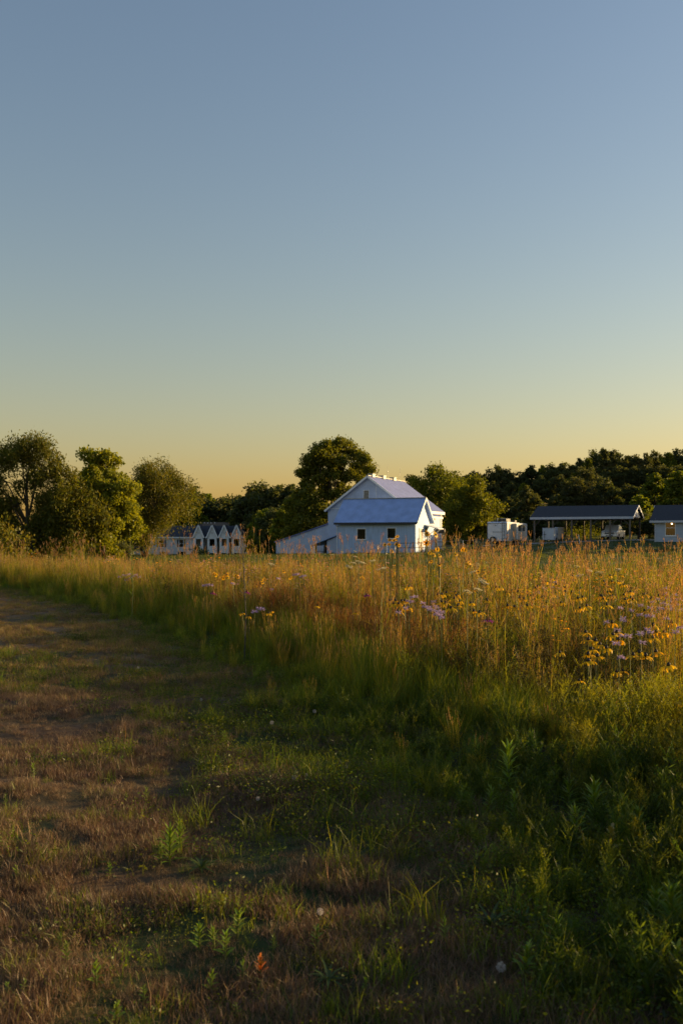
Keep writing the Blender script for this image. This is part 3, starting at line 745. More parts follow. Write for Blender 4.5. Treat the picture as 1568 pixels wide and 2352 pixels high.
for k, xd in enumerate((459, 489.6, 517, 545)):
    c = (xd - 484) / K
    f = MB()
    zu0, zu1, zl0, zl1 = 3.15, 4.55, 0.0, 1.75
    f.wall(c - BW, c + BW, -2, EA + 0.1, [(c - 0.5, c + 0.5, zu0, zu1), (c - 0.5, c + 0.5, zl0 - 1.0, zl1)], -2.6, -2.45)
    f.add([(c - BW, -2.6, EA + 0.1), (c + BW, -2.6, EA + 0.1), (c, -2.6, EA + 2.15)], [(0, 1, 2)])
    f.add([(c + BW, -2.45, -2), (c + BW, -0.01, -2), (c + BW, -0.01, EA + 0.1), (c + BW, -2.45, EA + 0.1)], [(0, 1, 2, 3)])
    f.add([(c - BW, -2.45, -2), (c - BW, -0.01, -2), (c - BW, -0.01, EA + 0.1), (c - BW, -2.45, EA + 0.1)], [(3, 2, 1, 0)])
    pb = f.build('porch_bay', TRIM, ap_)
    q = MB().slab((c - BW - 0.22, -2.85, EA - 0.32), (c, -2.85, EA + 2.3), (c, 3.5, EA + 2.3), (c - BW - 0.22, 3.5, EA - 0.32), 0.1)
    q.slab((c, -2.85, EA + 2.3), (c + BW + 0.22, -2.85, EA - 0.32), (c + BW + 0.22, 3.5, EA - 0.32), (c, 3.5, EA + 2.3), 0.1)
    q.build('gable_roof', SHINGLE, pb)
    t = MB()
    for sx in (-1, 1): t.bar((c + sx * (BW + 0.24), -2.89, EA - 0.40), (c, -2.89, EA + 2.2), 0.06, 0.24)
    t.build('gable_trim', TRIM, pb)
    MB().box(c - 0.22, c + 0.22, -2.66, -2.603, EA + 0.45, EA + 0.85).build('gable_vent', APT, pb)
    MB().box(c - 0.5, c + 0.5, -2.62, -2.40, 2.2, 3.15).build('balcony_panel', TRIM, pb)
    MB().box(c - 0.55, c + 0.55, -1.0, -0.95, -1, zu1 + 0.2).build('porch_shade', BEIGE if k % 2 == 0 else DARK, pb)
    if k < 3:
        MB().box(c + BW + 0.1, c + BW + 0.62, -0.12, -0.004, 0.0, 4.3).build('stair_screen', LOUVER, ap_)
# lower garage wing to the left, paler
xw0, xw1 = -(484 - 268) / K, -(484 - 346) / K
MB().wall(xw0, xw1, -2, 2.75, [], -3.0, 2.0).build('garage_wall', APT, ap_)
for k in range(3): MB().box(xw0 + 0.4 + k * 2.2, xw0 + 2.2 + k * 2.2, -3.06, -3.003, -1, 1.9).build('garage_door', TRIM, ap_)
MB().slab((xw0 - 0.3, -3.3, 2.7), (xw1 - 0.02, -3.3, 2.7), (xw1 - 0.02, 2.2, 4.3), (xw0 - 0.3, 2.2, 4.3), 0.12).build('garage_roof', SHINGLE, ap_)
# ------------------------------------------------------------------ travel trailer, cargo trailers, pickup, fences
def wheel(parent, c, r, wdt, axis='x', name='wheel'):
    q = MB(); c = Vector(c); ax = Vector((1, 0, 0)) if axis == 'x' else Vector((0, 1, 0))
    q.tube([c - ax * wdt / 2, c - ax * wdt * 0.42, c + ax * wdt * 0.42, c + ax * wdt / 2], [r * 0.86, r, r, r * 0.86], 18)
    w = q.build(name, RUBBER, parent)
    MB().cyl(c - ax * (wdt / 2 + 0.012), c + ax * (wdt / 2 + 0.012), r * 0.55, r * 0.55, 14).build('rim', GALV, w)
    return w

rvp = px(1164, 1245, 112.0)
rvz = gz(rvp.x, rvp.y)
rv = thing('travel_trailer', 'white travel trailer with rear ladder and spare wheel parked by the carport', 'camper trailer', (rvp.x, rvp.y, rvz), -math.radians(33))
# rear face in plane y = 0 from x = -2.4 .. 0, body runs back along +y
zb, zt, LR = 0.62, 2.72, 5.2
b = MB().prism_x([(0, zb), (LR, zb), (LR + 0.5, zb + 0.8), (LR + 0.3, zt - 0.1), (0.25, zt + 0.05), (0.0, zt - 0.08)], -2.42, 0)
body = b.build('body', RVW, rv)
MB().box(-2.44, -2.38, -0.03, 0.03, zb, zt - 0.1).box(-0.04, 0.02, -0.03, 0.03, zb, zt - 0.1).box(-2.38, -0.04, -0.03, -0.004, zt - 0.16, zt - 0.1).build('corner_trim', PLASTIC, body)
MB().box(-2.42, 0.0, -0.14, -0.004, zb - 0.16, zb - 0.02).build('bumper', PLASTIC, rv)
wheel(rv, (-1.66, -0.17, zb + 0.12), 0.36, 0.22, 'y', 'spare_wheel')
ld = MB()
for sx in (-0.56, -0.27): ld.bar((sx, -0.1, zb + 0.02), (sx, -0.1, zt + 0.1), 0.035)
for k in range(6): ld.bar((-0.56, -0.1, zb + 0.3 + k * 0.35), (-0.27, -0.1, zb + 0.3 + k * 0.35), 0.03)
ld.build('ladder', BLACKM, rv)
for sx in (-2.28, -0.13):
    MB().box(sx - 0.09, sx + 0.09, -0.03, -0.004, zb + 0.16, zb + 0.24).build('tail_light', REDL, rv)
    MB().box(sx - 0.06, sx + 0.06, -0.025, -0.004, zt - 0.32, zt - 0.27).build('marker_light', PLASTIC, rv)
for sx in (-1.62, -1.4, -1.18): MB().box(sx - 0.04, sx + 0.04, -0.025, -0.004, zt - 0.32, zt - 0.28).build('marker_light', PLASTIC, rv)
MB().box(-1.46, -1.34, -0.06, -0.004, zt - 0.42, zt - 0.36).build('camera_box', PLASTIC, rv)
# side facing right: slide-out, door, awning case, window
so = MB().box(0.004, 0.5, 1.5, 4.5, zb + 0.15, zt - 0.14).build('slide_out', BEIGE, rv)
MB().box(0.503, 0.53, 1.5, 1.72, zb + 0.15, zt - 0.14).box(0.503, 0.53, 4.28, 4.5, zb + 0.15, zt - 0.14).box(0.503, 0.53, 1.72, 4.28, zt - 0.24, zt - 0.14).build('slide_flange', RVW, so)
MB().box(0.503, 0.515, 2.1, 2.9, zb + 1.1, zb + 1.75).build('window', GLASS, so)
MB().box(0.503, 0.515, 3.2, 3.9, zb + 1.1, zb + 1.75).build('window', GLASS, so)
MB().box(0.003, 0.02, 0.55, 1.2, zb + 0.1, zb + 1.95).build('door', BEIGE, rv)
wheel(rv, (-0.15, 2.5, 0.36), 0.36, 0.24); wheel(rv, (-2.27, 2.5, 0.36), 0.36, 0.24)
wheel(rv, (-0.15, 3.35, 0.36), 0.36, 0.24); wheel(rv, (-2.27, 3.35, 0.36), 0.36, 0.24)
ac = MB().box(-1.35, -0.55, 1.2, 2.2, zt + 0.05, zt + 0.42).build('air_conditioner', PLASTIC, rv)
MB().box(-1.9, -1.5, 0.7, 1.1, zt + 0.05, zt + 0.2).build('roof_vent', PLASTIC, rv)
MB().box(-1.0, -0.5, 3.4, 3.9, zt + 0.05, zt + 0.25).build('roof_vent', PLASTIC, rv)
rk = MB()
for yy in (0.5, 1.0): rk.bar((-1.4, yy, zt + 0.42), (-0.3, yy, zt + 0.42), 0.03)
for sx in (-1.4, -0.3): rk.bar((sx, 0.5, zt), (sx, 0.5, zt + 0.42), 0.03)
rk.build('roof_rack', GALV, rv)
cu = bpy.data.curves.new('trailer_lettering', 'FONT'); cu.body = 'ROCKWOOD'; cu.size = 0.17; cu.shear = 0.25; cu.extrude = 0.004; cu.align_x = 'CENTER'; cu.space_character = 1.1
tmp = bpy.data.objects.new('lettering_curve', cu); COL.objects.link(tmp)
bpy.context.view_layer.update()
tme = bpy.data.meshes.new_from_object(tmp.evaluated_get(bpy.context.evaluated_depsgraph_get()))
bpy.data.objects.remove(tmp)
tme.materials.clear(); tme.materials.append(LETTER)
to = bpy.data.objects.new('lettering', tme); link(to, rv)
to.location = (-1.22, -0.008, zb + 0.92); to.rotation_euler = (math.radians(90), 0, 0)

def cargo(dx0, dx1, dtop, d, th, label, L, sidemat):
    a = px(dx1, HOR, d); z0 = gz(a.x, a.y)
    wdt = (dx1 - dx0) / F * d / math.cos(th - math.atan2(a.x, a.y))
    t = thing('cargo_trailer', label, 'trailer', (a.x, a.y, z0), -th, group='cargo trailers under the carport')
    zt_ = px(0, dtop, d).z - z0
    MB().box(-wdt, 0, 0.0, L, 0.32, zt_).build('box_body', sidemat, t)
    MB().box(-wdt + 0.03, -0.03, -0.035, -0.004, 0.36, zt_ - 0.05).build('rear_door', RVW, t)
    MB().slab((-wdt - 0.02, -0.04, zt_ + 0.05), (0.02, -0.04, zt_ + 0.05), (0.02, L, zt_ + 0.05), (-wdt - 0.02, L, zt_ + 0.05), 0.045).build('roof_cap', RVW, t)
    lt = MB().bar((-wdt + 0.25, -0.06, 0.45), (-wdt + 0.25, -0.06, zt_ - 0.3), 0.04).bar((-wdt + 0.1, -0.06, 0.95), (-wdt + 0.45, -0.06, 0.95), 0.05)
    lt.build('door_latch', BLACKM, t)
    for sx in (-wdt - 0.05, 0.05): wheel(t, (sx, L * 0.55, 0.3), 0.3, 0.16)
    MB().bar((-wdt / 2, L, 0.4), (-wdt / 2, L + 0.9, 0.4), 0.09).build('tongue', BLACKM, t)
    return t
cargo(1246, 1271.5, 1213.5, 116.2, math.radians(24), 'white box trailer with black latch bar under the carport, nearer the camper', 2.2, RVW)
cargo(1274, 1281, 1212, 117.6, math.radians(30), 'taupe sided box trailer half hidden behind the white one in the carport', 2.4, BEIGE)

# pickup truck facing the field under the carport
pp = px(1399, HOR, 117.2); pz = gz(pp.x, pp.y) + 0.03
tr = thing('pickup_truck', 'silver pickup truck facing out from under the carport', 'truck', (pp.x, pp.y, pz), -math.radians(25))
hwid = 0.96
def loft(sections, name, mat, parent, smooth=True):
    """sections: list of (y, [(x, z)...]) closed rings"""
    q = MB(); n = len(sections[0][1])
    vs = [(x, y, z) for y, ring in sections for x, z in ring]
    fs = [(i * n + k, i * n + (k + 1) % n, (i + 1) * n + (k + 1) % n, (i + 1) * n + k) for i in range(len(sections) - 1) for k in range(n)]
    fs += [tuple(range(n - 1, -1, -1)), tuple(range((len(sections) - 1) * n, len(sections) * n))]
    q.add(vs, fs)
    return q.build(name, mat, parent, smooth=False)
def ring(w, z0, z1, top): return [(-w, z0), (w, z0), (w * 1.0, z1 * 0.75 + z0 * 0.25), (w * top, z1), (-w * top, z1), (-w, z1 * 0.75 + z0 * 0.25)]
body = loft([(-0.02, ring(0.86, 0.5, 0.95, 0.95)), (0.12, ring(0.95, 0.42, 1.08, 0.94)), (1.3, ring(0.97, 0.38, 1.14, 0.95)), (1.5, ring(0.97, 0.38, 1.12, 0.98)), (5.2, ring(0.97, 0.42, 1.14, 0.98)), (5.35, ring(0.93, 0.5, 1.1, 0.97))], 'body', SILVER, tr)
cab = loft([(1.25, [(-0.86, 1.08), (0.86, 1.08), (0.85, 1.12), (0.84, 1.15), (-0.84, 1.15), (-0.85, 1.12)]), (1.95, [(-0.90, 1.08), (0.90, 1.08), (0.80, 1.6), (0.70, 1.80), (-0.70, 1.80), (-0.80, 1.6)]), (3.2, [(-0.90, 1.08), (0.90, 1.08), (0.80, 1.6), (0.70, 1.82), (-0.70, 1.82), (-0.80, 1.6)]), (3.6, [(-0.90, 1.08), (0.90, 1.08), (0.82, 1.5), (0.74, 1.68), (-0.74, 1.68), (-0.82, 1.5)])], 'cab', SILVER, tr)
MB().add([(-0.80, 1.285, 1.18), (0.80, 1.285, 1.18), (0.70, 1.88, 1.73), (-0.70, 1.88, 1.73)], [(0, 1, 2, 3)]).build('windshield', GLASS, tr)
for s in (-1, 1):
    MB().add([(s * 0.905, 1.65, 1.16), (s * 0.905, 2.5, 1.16), (s * 0.80, 2.5, 1.62), (s * 0.80, 2.05, 1.62)], [(0, 1, 2, 3)]).build('side_window', GLASS, tr)
    MB().add([(s * 0.905, 2.6, 1.16), (s * 0.905, 3.4, 1.16), (s * 0.815, 3.3, 1.6), (s * 0.80, 2.6, 1.62)], [(0, 1, 2, 3)]).build('side_window', GLASS, tr)
    MB().box(min(s * 0.55, s * 0.88), max(s * 0.55, s * 0.88), -0.06, 0.05, 0.78, 0.95).build('headlight', LENS, tr)
    mm = MB().box(min(s * 0.98, s * 1.2), max(s * 0.98, s * 1.2), 1.55, 1.65, 1.15, 1.36).bar((s * 0.9, 1.62, 1.14), (s * 1.0, 1.6, 1.2), 0.05)
    mm.build('mirror', PLASTIC if s < 0 else SILVER, tr)
    MB().box(min(s * 0.972, s * 1.0), max(s * 0.972, s * 1.0), 1.75, 1.95, 0.98, 1.03).build('door_handle', PLASTIC, tr)
    wheel(tr, (s * 0.88, 0.95, 0.37), 0.37, 0.24); wheel(tr, (s * 0.88, 4.3, 0.37), 0.37, 0.24)
gr = MB().box(-0.52, 0.52, -0.05, 0.0, 0.70, 0.98).build('grille', PLASTIC, tr)
MB().box(-0.54, 0.54, -0.075, -0.052, 0.83, 0.88).build('grille_bar', SILVER, gr)
MB().box(-0.92, 0.92, -0.14, 0.05, 0.45, 0.64).build('bumper', SILVER, tr)
MB().box(-0.4, 0.4, -0.155, -0.142, 0.50, 0.58).build('air_intake', PLASTIC, tr)

# tubular gate and pipe fence in front of the outbuilding
def fence(name, label, pts, rails, post_h, mat, pr=0.045, cat='fence', rail_r=0.03, lean=()):
    p0 = pts[0]
    f = thing(name, label, cat, (p0[0], p0[1], gz(*p0)))
    base = Vector((p0[0], p0[1], gz(*p0)))
    P = [Vector((x, y, gz(x, y))) - base for x, y in pts]
    for k, p in enumerate(P):
        l = lean[k] if k < len(lean) else 0.0
        MB().cyl(p - Vector((0, 0, 0.2)), p + Vector((l, 0, post_h)), pr, pr * 0.9, 8).build('post', mat, f)
    for a, b2 in zip(P[:-1], P[1:]):
        for h in rails:
            MB().cyl(a + Vector((0, 0, h)), b2 + Vector((0, 0, h)), rail_r, rail_r, 6).build('rail', mat, f)
    return f
fence('pipe_fence', 'black pipe fence in front of the outbuilding near its door', [(xs(d_, 97), 97.0 - (d_ - 914) * 0.01) for d_ in (914, 931, 948, 966, 984)], (0.55, 1.0), 1.12, BLACKM)
g0 = (xs(868, 96.5), 96.8); g1 = (xs(907, 96.5), 96.2)
gt = thing('tube_gate', 'grey tubular farm gate below the white outbuilding wall', 'gate', (*g0, gz(*g0)))
dv = Vector((g1[0] - g0[0], g1[1] - g0[1], gz(*g1) - gz(*g0)))
for zz in (0.3, 0.62, 0.9): MB().cyl((0, 0, zz), dv + Vector((0, 0, zz)), 0.022, 0.022, 6).build('rail', GALV, gt)
for t in (0, 0.5, 1): MB().cyl(dv * t + Vector((0, 0, 0.02 if t else -0.1)), dv * t + Vector((0, 0, 0.92)), 0.024, 0.024, 6).build('upright', GALV, gt)
fence('rail_fence', 'weathered two rail fence on the lawn between the barn and the camper', [(xs(d_, 108), 108.0) for d_ in (1001, 1016, 1053, 1091, 1128)], (0.45, 0.95), 1.12, WOOD, 0.07, rail_r=0.045)
for k, (d_, yy, l, lab) in enumerate(((1064.5, 101.0, -0.08, 'pale leaning stake standing on the lawn before the rail fence'), (1331, 108.0, -0.12, 'pale leaning stake on the lawn below the middle of the carport'), (1124, 105, 0.0, 'thin grey stake in the grass before the camper'), (1237, 110, 0.03, 'short dark stake in front of the white box trailer'))):
    x = xs(d_, yy); z = gz(x, yy)
    q = MB().tube([(0, 0, -0.2), (0, 0, 0), (l * 0.5, 0, 0.55), (l, 0, 1.05)], [0.035, 0.035, 0.032, 0.028], 8)
    tag(q.build('stake', TRIM if k < 2 else WOOD, None, loc=(x, yy, z)), lab, 'stake', 'stakes on the lawn')
# ------------------------------------------------------------------ trees
def unit(v): return v / np.maximum(np.linalg.norm(v, axis=-1, keepdims=True), 1e-9)

def leaf_cards(rng, P, size, cols, aspect=0.55, hang=0.0):
    """one rhombic leaf per point"""
    n = len(P)
    a = unit(rng.normal(size=(n, 3)) + np.array([0, 0, -hang]))
    b = unit(np.cross(a, rng.normal(size=(n, 3))))
    s = size * rng.uniform(0.6, 1.35, (n, 1))
    V = np.stack([P - a * s, P - b * s * aspect, P + a * s, P + b * s * aspect], 1).reshape(-1, 3)
    Q = np.arange(n * 4).reshape(n, 4)
    C = np.repeat(cols, 4, axis=0)
    return V, Q, C

def crown_points(rng, centers, radii, per, style, size):
    P = []
    for c, r in zip(centers, radii):
        k = max(8, int(per * (r / np.mean(radii)) ** 2))
        d = unit(rng.normal(size=(k, 3)))
        rad = r * np.abs(rng.normal(0.8, 0.28, (k, 1)))
        q = c + d * rad * np.array([1, 1, 0.8])
        if style == 'willow':
            m = rng.random(k) < 0.6
            q[m, 2] -= rng.gamma(1.6, 0.42 * r, m.sum())
            q[m, :2] += rng.normal(0, 0.12 * r, (m.sum(), 2))
        P.append(q)
    return np.concatenate(P)

def make_tree(seed, H, R, base=0.2, style='broad', nclus=60, per=110, leaf=0.16, pal=((0.05, 0.075, 0.016),), centers=None, trunk_r=None, lean=0.0, clus=0.26, profile=None, limbs=16, forks=1):
    rng = np.random.default_rng(seed)
    zc = H * (1 + base) / 2; hz_ = H * (1 - base) / 2
    if centers is None:
        C = []
        while len(C) < nclus:
            d = unit(rng.normal(size=3)); rr = rng.uniform(0.25, 1.0) ** 0.5
            lobe = 0.78 + 0.4 * rng.random()
            p = d * rr * lobe
            t = (p[2] + 1) / 2
            pr = 1.0 if profile is None else np.interp(t, np.linspace(0, 1, len(profile)), profile)
            C.append(np.array([p[0] * R * pr + lean * t, p[1] * R * pr, zc + p[2] * hz_]))
        C = np.array(C)
        rad = R * clus * rng.uniform(0.6, 1.3, len(C))
    else:
        C = np.array([c[:3] for c in centers], float); rad = np.array([c[3] for c in centers], float)
    P = crown_points(rng, C, rad, per, style, leaf)
    P = P[P[:, 2] > 0.12]
    pal = np.array(pal)
    cols = pal[rng.integers(0, len(pal), len(P))] * rng.uniform(0.7, 1.3, (len(P), 1))
    V, Q, CC = leaf_cards(rng, P, leaf, cols, hang=0.8 if style == 'willow' else 0.2, aspect=0.3 if style == 'willow' else 0.6)
    crown = np_mesh('crown', V, Q, cols=CC, mats=[LEAF])
    tr_ = trunk_r or H * 0.022
    t = MB()
    tops = []
    for f in range(forks):
        n = 7; pts = []; w = rng.normal(0, 0.03 * H, (n, 2)).cumsum(0) * 0.35
        off = 0 if forks == 1 else (f - (forks - 1) / 2) * 0.22 * R
        for k in range(n):
            u = k / (n - 1)
            pts.append((w[k, 0] * u + lean * u * 0.6 + off * (0.12 + u * 1.6), w[k, 1] * u, -0.3 + u * H * 0.82))
        rads = [tr_ * (1.35 if k == 0 else 1.0) * (1 - 0.86 * k / (n - 1)) / forks ** 0.4 for k in range(n)]
        t.tube(pts, rads, 8); tops.append(pts)
    order = rng.permutation(len(C))[:limbs]
    for ci in order:
        pts = tops[rng.integers(0, forks)]
        c = Vector(C[ci]); z0 = min(max(c.z * rng.uniform(0.35, 0.7), 0.12 * H), 0.7 * H)
        u = (z0 + 0.3) / (H * 0.82); k = min(int(u * 6), 5); fr = u * 6 - k
        a = Vector(pts[k]).lerp(Vector(pts[k + 1]), min(max(fr, 0), 1))
        mid = a.lerp(c, 0.5) + Vector((0, 0, 0.06 * H))
        r0 = tr_ * 0.42 * (1 - 0.5 * u)
        t.tube([a, a.lerp(mid, 0.55), mid, mid.lerp(c, 0.6), c], [r0, r0 * 0.85, r0 * 0.6, r0 * 0.4, r0 * 0.15], 5)
    tm = bpy.data.meshes.new('trunk'); tm.from_pydata([tuple(p) for p in t.v], [], t.f); tm.materials.append(BARK)
    for p in tm.polygons: p.use_smooth = True
    return crown, tm

def plant_tree(meshes, name, label, x, y, rz=0.0, s=(1, 1, 1), group=None, z=None, cat='tree'):
    o = thing(name, label, cat, (x, y, gz(x, y) if z is None else z), rz, group)
    o.scale = s
    for nm, me in zip(('crown', 'trunk'), meshes):
        link(bpy.data.objects.new(nm, me), o)
    return o

OLIVE = ((0.125, 0.125, 0.013), (0.150, 0.130, 0.014), (0.095, 0.110, 0.012))
GREEN = ((0.140, 0.165, 0.010), (0.165, 0.175, 0.011), (0.105, 0.135, 0.010))
DEEP = ((0.085, 0.100, 0.036), (0.100, 0.108, 0.036), (0.068, 0.086, 0.032))  # greens lifted and blued so the colour carries some distance haze

# the three trees on the left
x, y = xs(62, 70), 70.0
cs = [(-0.6, 0, 8.2, 0.9), (0.5, 0.2, 8.6, 0.8), (1.3, -0.3, 8.3, 0.7), (-1.9, 0.3, 7.9, 0.8), (-2.6, 0, 7.0, 0.9), (-1.2, -0.5, 7.3, 0.7), (1.9, 0.2, 7.4, 0.6), (0.3, 0.4, 7.4, 0.6),
      (2.3, 0, 6.5, 0.7), (1.2, -0.4, 6.4, 0.9), (3.0, 0.2, 6.2, 0.6), (-3.2, 0.3, 6.0, 0.9), (-2.2, -0.5, 5.6, 0.8), (0.2, 0.5, 5.9, 0.7), (3.3, 0.3, 5.2, 0.9), (4.2, 0.1, 4.6, 0.9), (2.4, -0.3, 4.8, 1.0),
      (1.4, 0.3, 4.3, 1.0), (3.6, -0.4, 3.8, 1.1), (4.8, 0.2, 3.6, 0.9), (2.4, 0.3, 3.3, 1.1), (3.4, 0.1, 2.8, 1.0), (1.0, 0.4, 3.2, 0.9), (-1.4, 0.1, 4.4, 0.9), (-2.6, 0.3, 3.9, 1.0), (-1.6, 0.5, 3.0, 1.0),
      (-3.3, -0.2, 2.9, 1.0), (-2.2, -0.3, 1.9, 1.0), (-0.9, 0.5, 1.9, 0.8), (-3.4, 0.2, 1.5, 1.0), (1.6, 0.3, 2.2, 0.9), (2.9, 0.3, 2.0, 0.9), (-1.2, -0.2, 1.1, 0.7), (-2.4, 0.2, 0.9, 0.8), (0.6, 0.6, 1.3, 0.7)]
rr = random.Random(8)
cs += [(c[0] + rr.uniform(-.6, .6), c[1] + rr.uniform(-1, 1), c[2] - rr.uniform(0.1, .7), c[3] * 0.7) for c in cs if c[2] < 5.0]
cs += [(c[0] + rr.uniform(-.7, .7), c[1] + rr.uniform(-1.2, 1.2), max(0.6, c[2] + rr.uniform(-.5, .5)), c[3] * 0.55) for c in cs]
tm = make_tree(1, 9.0, 3.6, style='willow', centers=[(c[0], c[1], c[2], c[3] * 1.12) for c in cs], per=640, leaf=0.12, pal=OLIVE, limbs=34, trunk_r=0.24)
plant_tree(tm, 'willow_tree', 'tall feathery olive tree with drooping boughs at the left edge', x, y)
x, y = xs(236, 73), 73.0
tm = make_tree(2, 8.3, 2.35, base=0.03, style='broad', nclus=140, per=330, leaf=0.11, pal=tuple(tuple(v * 1.7 for v in c) for c in GREEN), profile=(0.95, 1.15, 1.15, 1.0, 0.85, 0.6), clus=0.24, limbs=26)
plant_tree(tm, 'maple_tree', 'dense bright green tree between two olive feathery trees', x, y)
x, y = xs(330, 84), 84.0
tm = make_tree(3, 8.7, 3.3, base=0.16, style='willow', nclus=140, per=280, leaf=0.115, pal=OLIVE, profile=(0.7, 1.0, 1.1, 1.0, 0.8, 0.55), clus=0.22, limbs=34, forks=3, lean=1.3, trunk_r=0.17)
plant_tree(tm, 'ash_tree', 'airy many stemmed olive tree in front of the apartment block', x, y)
# understory on the left
for k, (dx_, dd, h_, r_, lab) in enumerate(((5, 62, 2.9, 2.0, 'low leafy shrub at the foot of the feathery left edge tree'), (150, 78, 3.0, 2.6, 'dark bushy undergrowth under the dense green tree, left side'), (265, 79, 1.8, 1.6, 'low dark bush right of the dense green tree'), (455, 160, 2.6, 1.5, 'round dark green shrub before the first porch bay'))):
    x = xs(dx_, dd)
    tm = make_tree(40 + k, h_, r_, base=0.0, nclus=34, per=60, leaf=0.10, pal=DEEP if k else OLIVE, limbs=8, clus=0.32)
    plant_tree(tm, 'shrub', lab, x, dd, cat='shrub')

# cottonwood behind the barn: rounded puffs with sky between
x, y = xs(752, 135), 135.0
z0 = gz(x, y)
puffs = []
for (dx_, dy_, r_) in ((735, 1040, 24), (762, 1028, 22), (790, 1026, 24), (815, 1042, 22), (838, 1065, 20), (850, 1082, 16), (710, 1058, 20), (700, 1085, 20), (722, 1075, 18), (757, 1058, 18), (785, 1060, 17), (742, 1088, 16), (762, 1078, 16), (782, 1085, 15), (805, 1088, 15), (750, 1112, 15), (780, 1115, 14), (818, 1072, 14), (705, 1112, 18), (730, 1105, 15),
                   (765, 1095, 13), (795, 1100, 13), (825, 1102, 13), (690, 1135, 20), (715, 1140, 20), (745, 1130, 16), (672, 1160, 20), (700, 1165, 24), (735, 1165, 22), (770, 1135, 16), (800, 1130, 14), (668, 1190, 20), (695, 1200, 24), (725, 1200, 22), (665, 1225, 18), (690, 1232, 18), (760, 1180, 24), (720, 1228, 18), (655, 1250, 14), (750, 1220, 22), (800, 1170, 22)):
    p = px(dx_, dy_, y)
    puffs.append((p.x - x, rr.uniform(-2.0, 2.0), p.z - z0, r_ / (F / y) * 1.0))
more = [(p[0] + rr.uniform(-1.2, 1.2), rr.uniform(-2.5, 2.5), p[2] + rr.uniform(-1.0, .5), p[3] * 0.6) for p in puffs]
more += [(p[0] + rr.uniform(-.9, .9), rr.uniform(-2.5, 2.5), p[2] + rr.uniform(-.7, .7), p[3] * 0.5) for p in puffs]
tm = make_tree(5, 15.5, 5.8, centers=puffs + more, per=420, leaf=0.155, pal=((0.140, 0.155, 0.016), (0.170, 0.165, 0.017), (0.115, 0.130, 0.015)), limbs=26, trunk_r=0.36, forks=2)
plant_tree(tm, 'cottonwood_tree', 'tallest tree with rounded leafy puffs rising behind the barn', x, y)
# trees right of the barn
for k, (dx_, top, dd, R_, lab, pal) in enumerate(((1010, 1074, 146, 4.9, 'broad green tree right behind the barn roof', GREEN), (1082, 1108, 136, 3.5, 'rounded green tree with sunlit side left of the camper', GREEN), (950, 1098, 152, 3.4, 'green tree peeking over the barn ridge end', DEEP))):
    x = xs(dx_, dd); z0 = gz(x, dd)
    H_ = px(dx_, top, dd).z - z0
    tm = make_tree(60 + k, H_, R_, base=0.04, nclus=130, per=210, leaf=0.155, pal=pal, profile=(0.95, 1.1, 1.1, 1.0, 0.85, 0.55), clus=0.25, limbs=20)
    plant_tree(tm, 'leafy_tree', lab, x, dd)

# woods: shared shapes, each tree its own object
PROTO = [make_tree(80 + k, 10.0, R_, base=b_, nclus=120, per=90, leaf=0.21, pal=pl, profile=pf, clus=0.2, limbs=16)
         for k, (R_, b_, pl, pf) in enumerate(((3.4, 0.08, DEEP, (0.9, 1.1, 1.05, 0.95, 0.8, 0.5)), (3.0, 0.10, DEEP, (0.7, 1.0, 1.1, 1.05, 0.9, 0.6)), (2.6, 0.06, GREEN, (1.0, 1.1, 1.0, 0.85, 0.65, 0.4)), (3.8, 0.12, DEEP, (0.8, 1.1, 1.15, 1.0, 0.9, 0.7))))]
PINE = make_tree(95, 10.0, 2.2, base=0.1, nclus=70, per=60, leaf=0.2, pal=DEEP, profile=(1.15, 1.0, 0.8, 0.6, 0.4, 0.2), clus=0.24, limbs=24)
def wood_tree(dx_, top, dd, label, group, proto=None, wide=1.0):
    x = xs(dx_, dd); z0 = gz(x, dd)
    H_ = px(dx_, top, dd).z - z0
    s = max(H_ / 10.6, 0.3)
    pr = PROTO[rr.randrange(4)] if proto is None else proto
    nm = 'pine_tree' if pr is PINE else 'woodland_tree'
    return plant_tree(pr, nm, label, x, dd, rr.uniform(0, 6.28), (s * wide, s * wide, s), group)
# far line behind the apartments and between them and the barn
ORD = ('first', 'second', 'third', 'fourth', 'fifth', 'sixth', 'seventh', 'eighth', 'ninth', 'tenth', 'eleventh', 'twelfth', 'thirteenth', 'fourteenth', 'fifteenth', 'sixteenth', 'seventeenth', 'eighteenth', 'nineteenth', 'twentieth', 'twenty-first', 'twenty-second', 'twenty-third')
for dx_, top, dd in ((432, 1118, 215), (455, 1113, 222), (478, 1124, 230), (505, 1136, 226), (530, 1135, 220), (552, 1133, 228), (578, 1122, 210), (600, 1108, 214), (625, 1104, 208), (650, 1110, 215), (676, 1108, 205), (400, 1130, 235), (370, 1150, 240), (340, 1160, 240)):
    wood_tree(dx_, top, dd, 'dark leafy tree in the far line behind the apartment block', 'far tree line behind the apartments', wide=1.05)
for dx_, top, dd in ((596, 1165, 190), (612, 1160, 180), (632, 1155, 172), (655, 1150, 166)):
    wood_tree(dx_, top, dd, 'dark tree in the nearer row left of the low barn shed', 'trees left of the barn shed', wide=1.15)
for dx_, top, dd in ((120, 1185, 190), (200, 1180, 195), (260, 1185, 190), (20, 1180, 190), (300, 1175, 200), (-60, 1150, 195), (-140, 1140, 200), (-220, 1130, 205)):
    wood_tree(dx_, top, dd, 'far dark tree glimpsed between the left hand trunks', 'far trees on the left', wide=1.2)
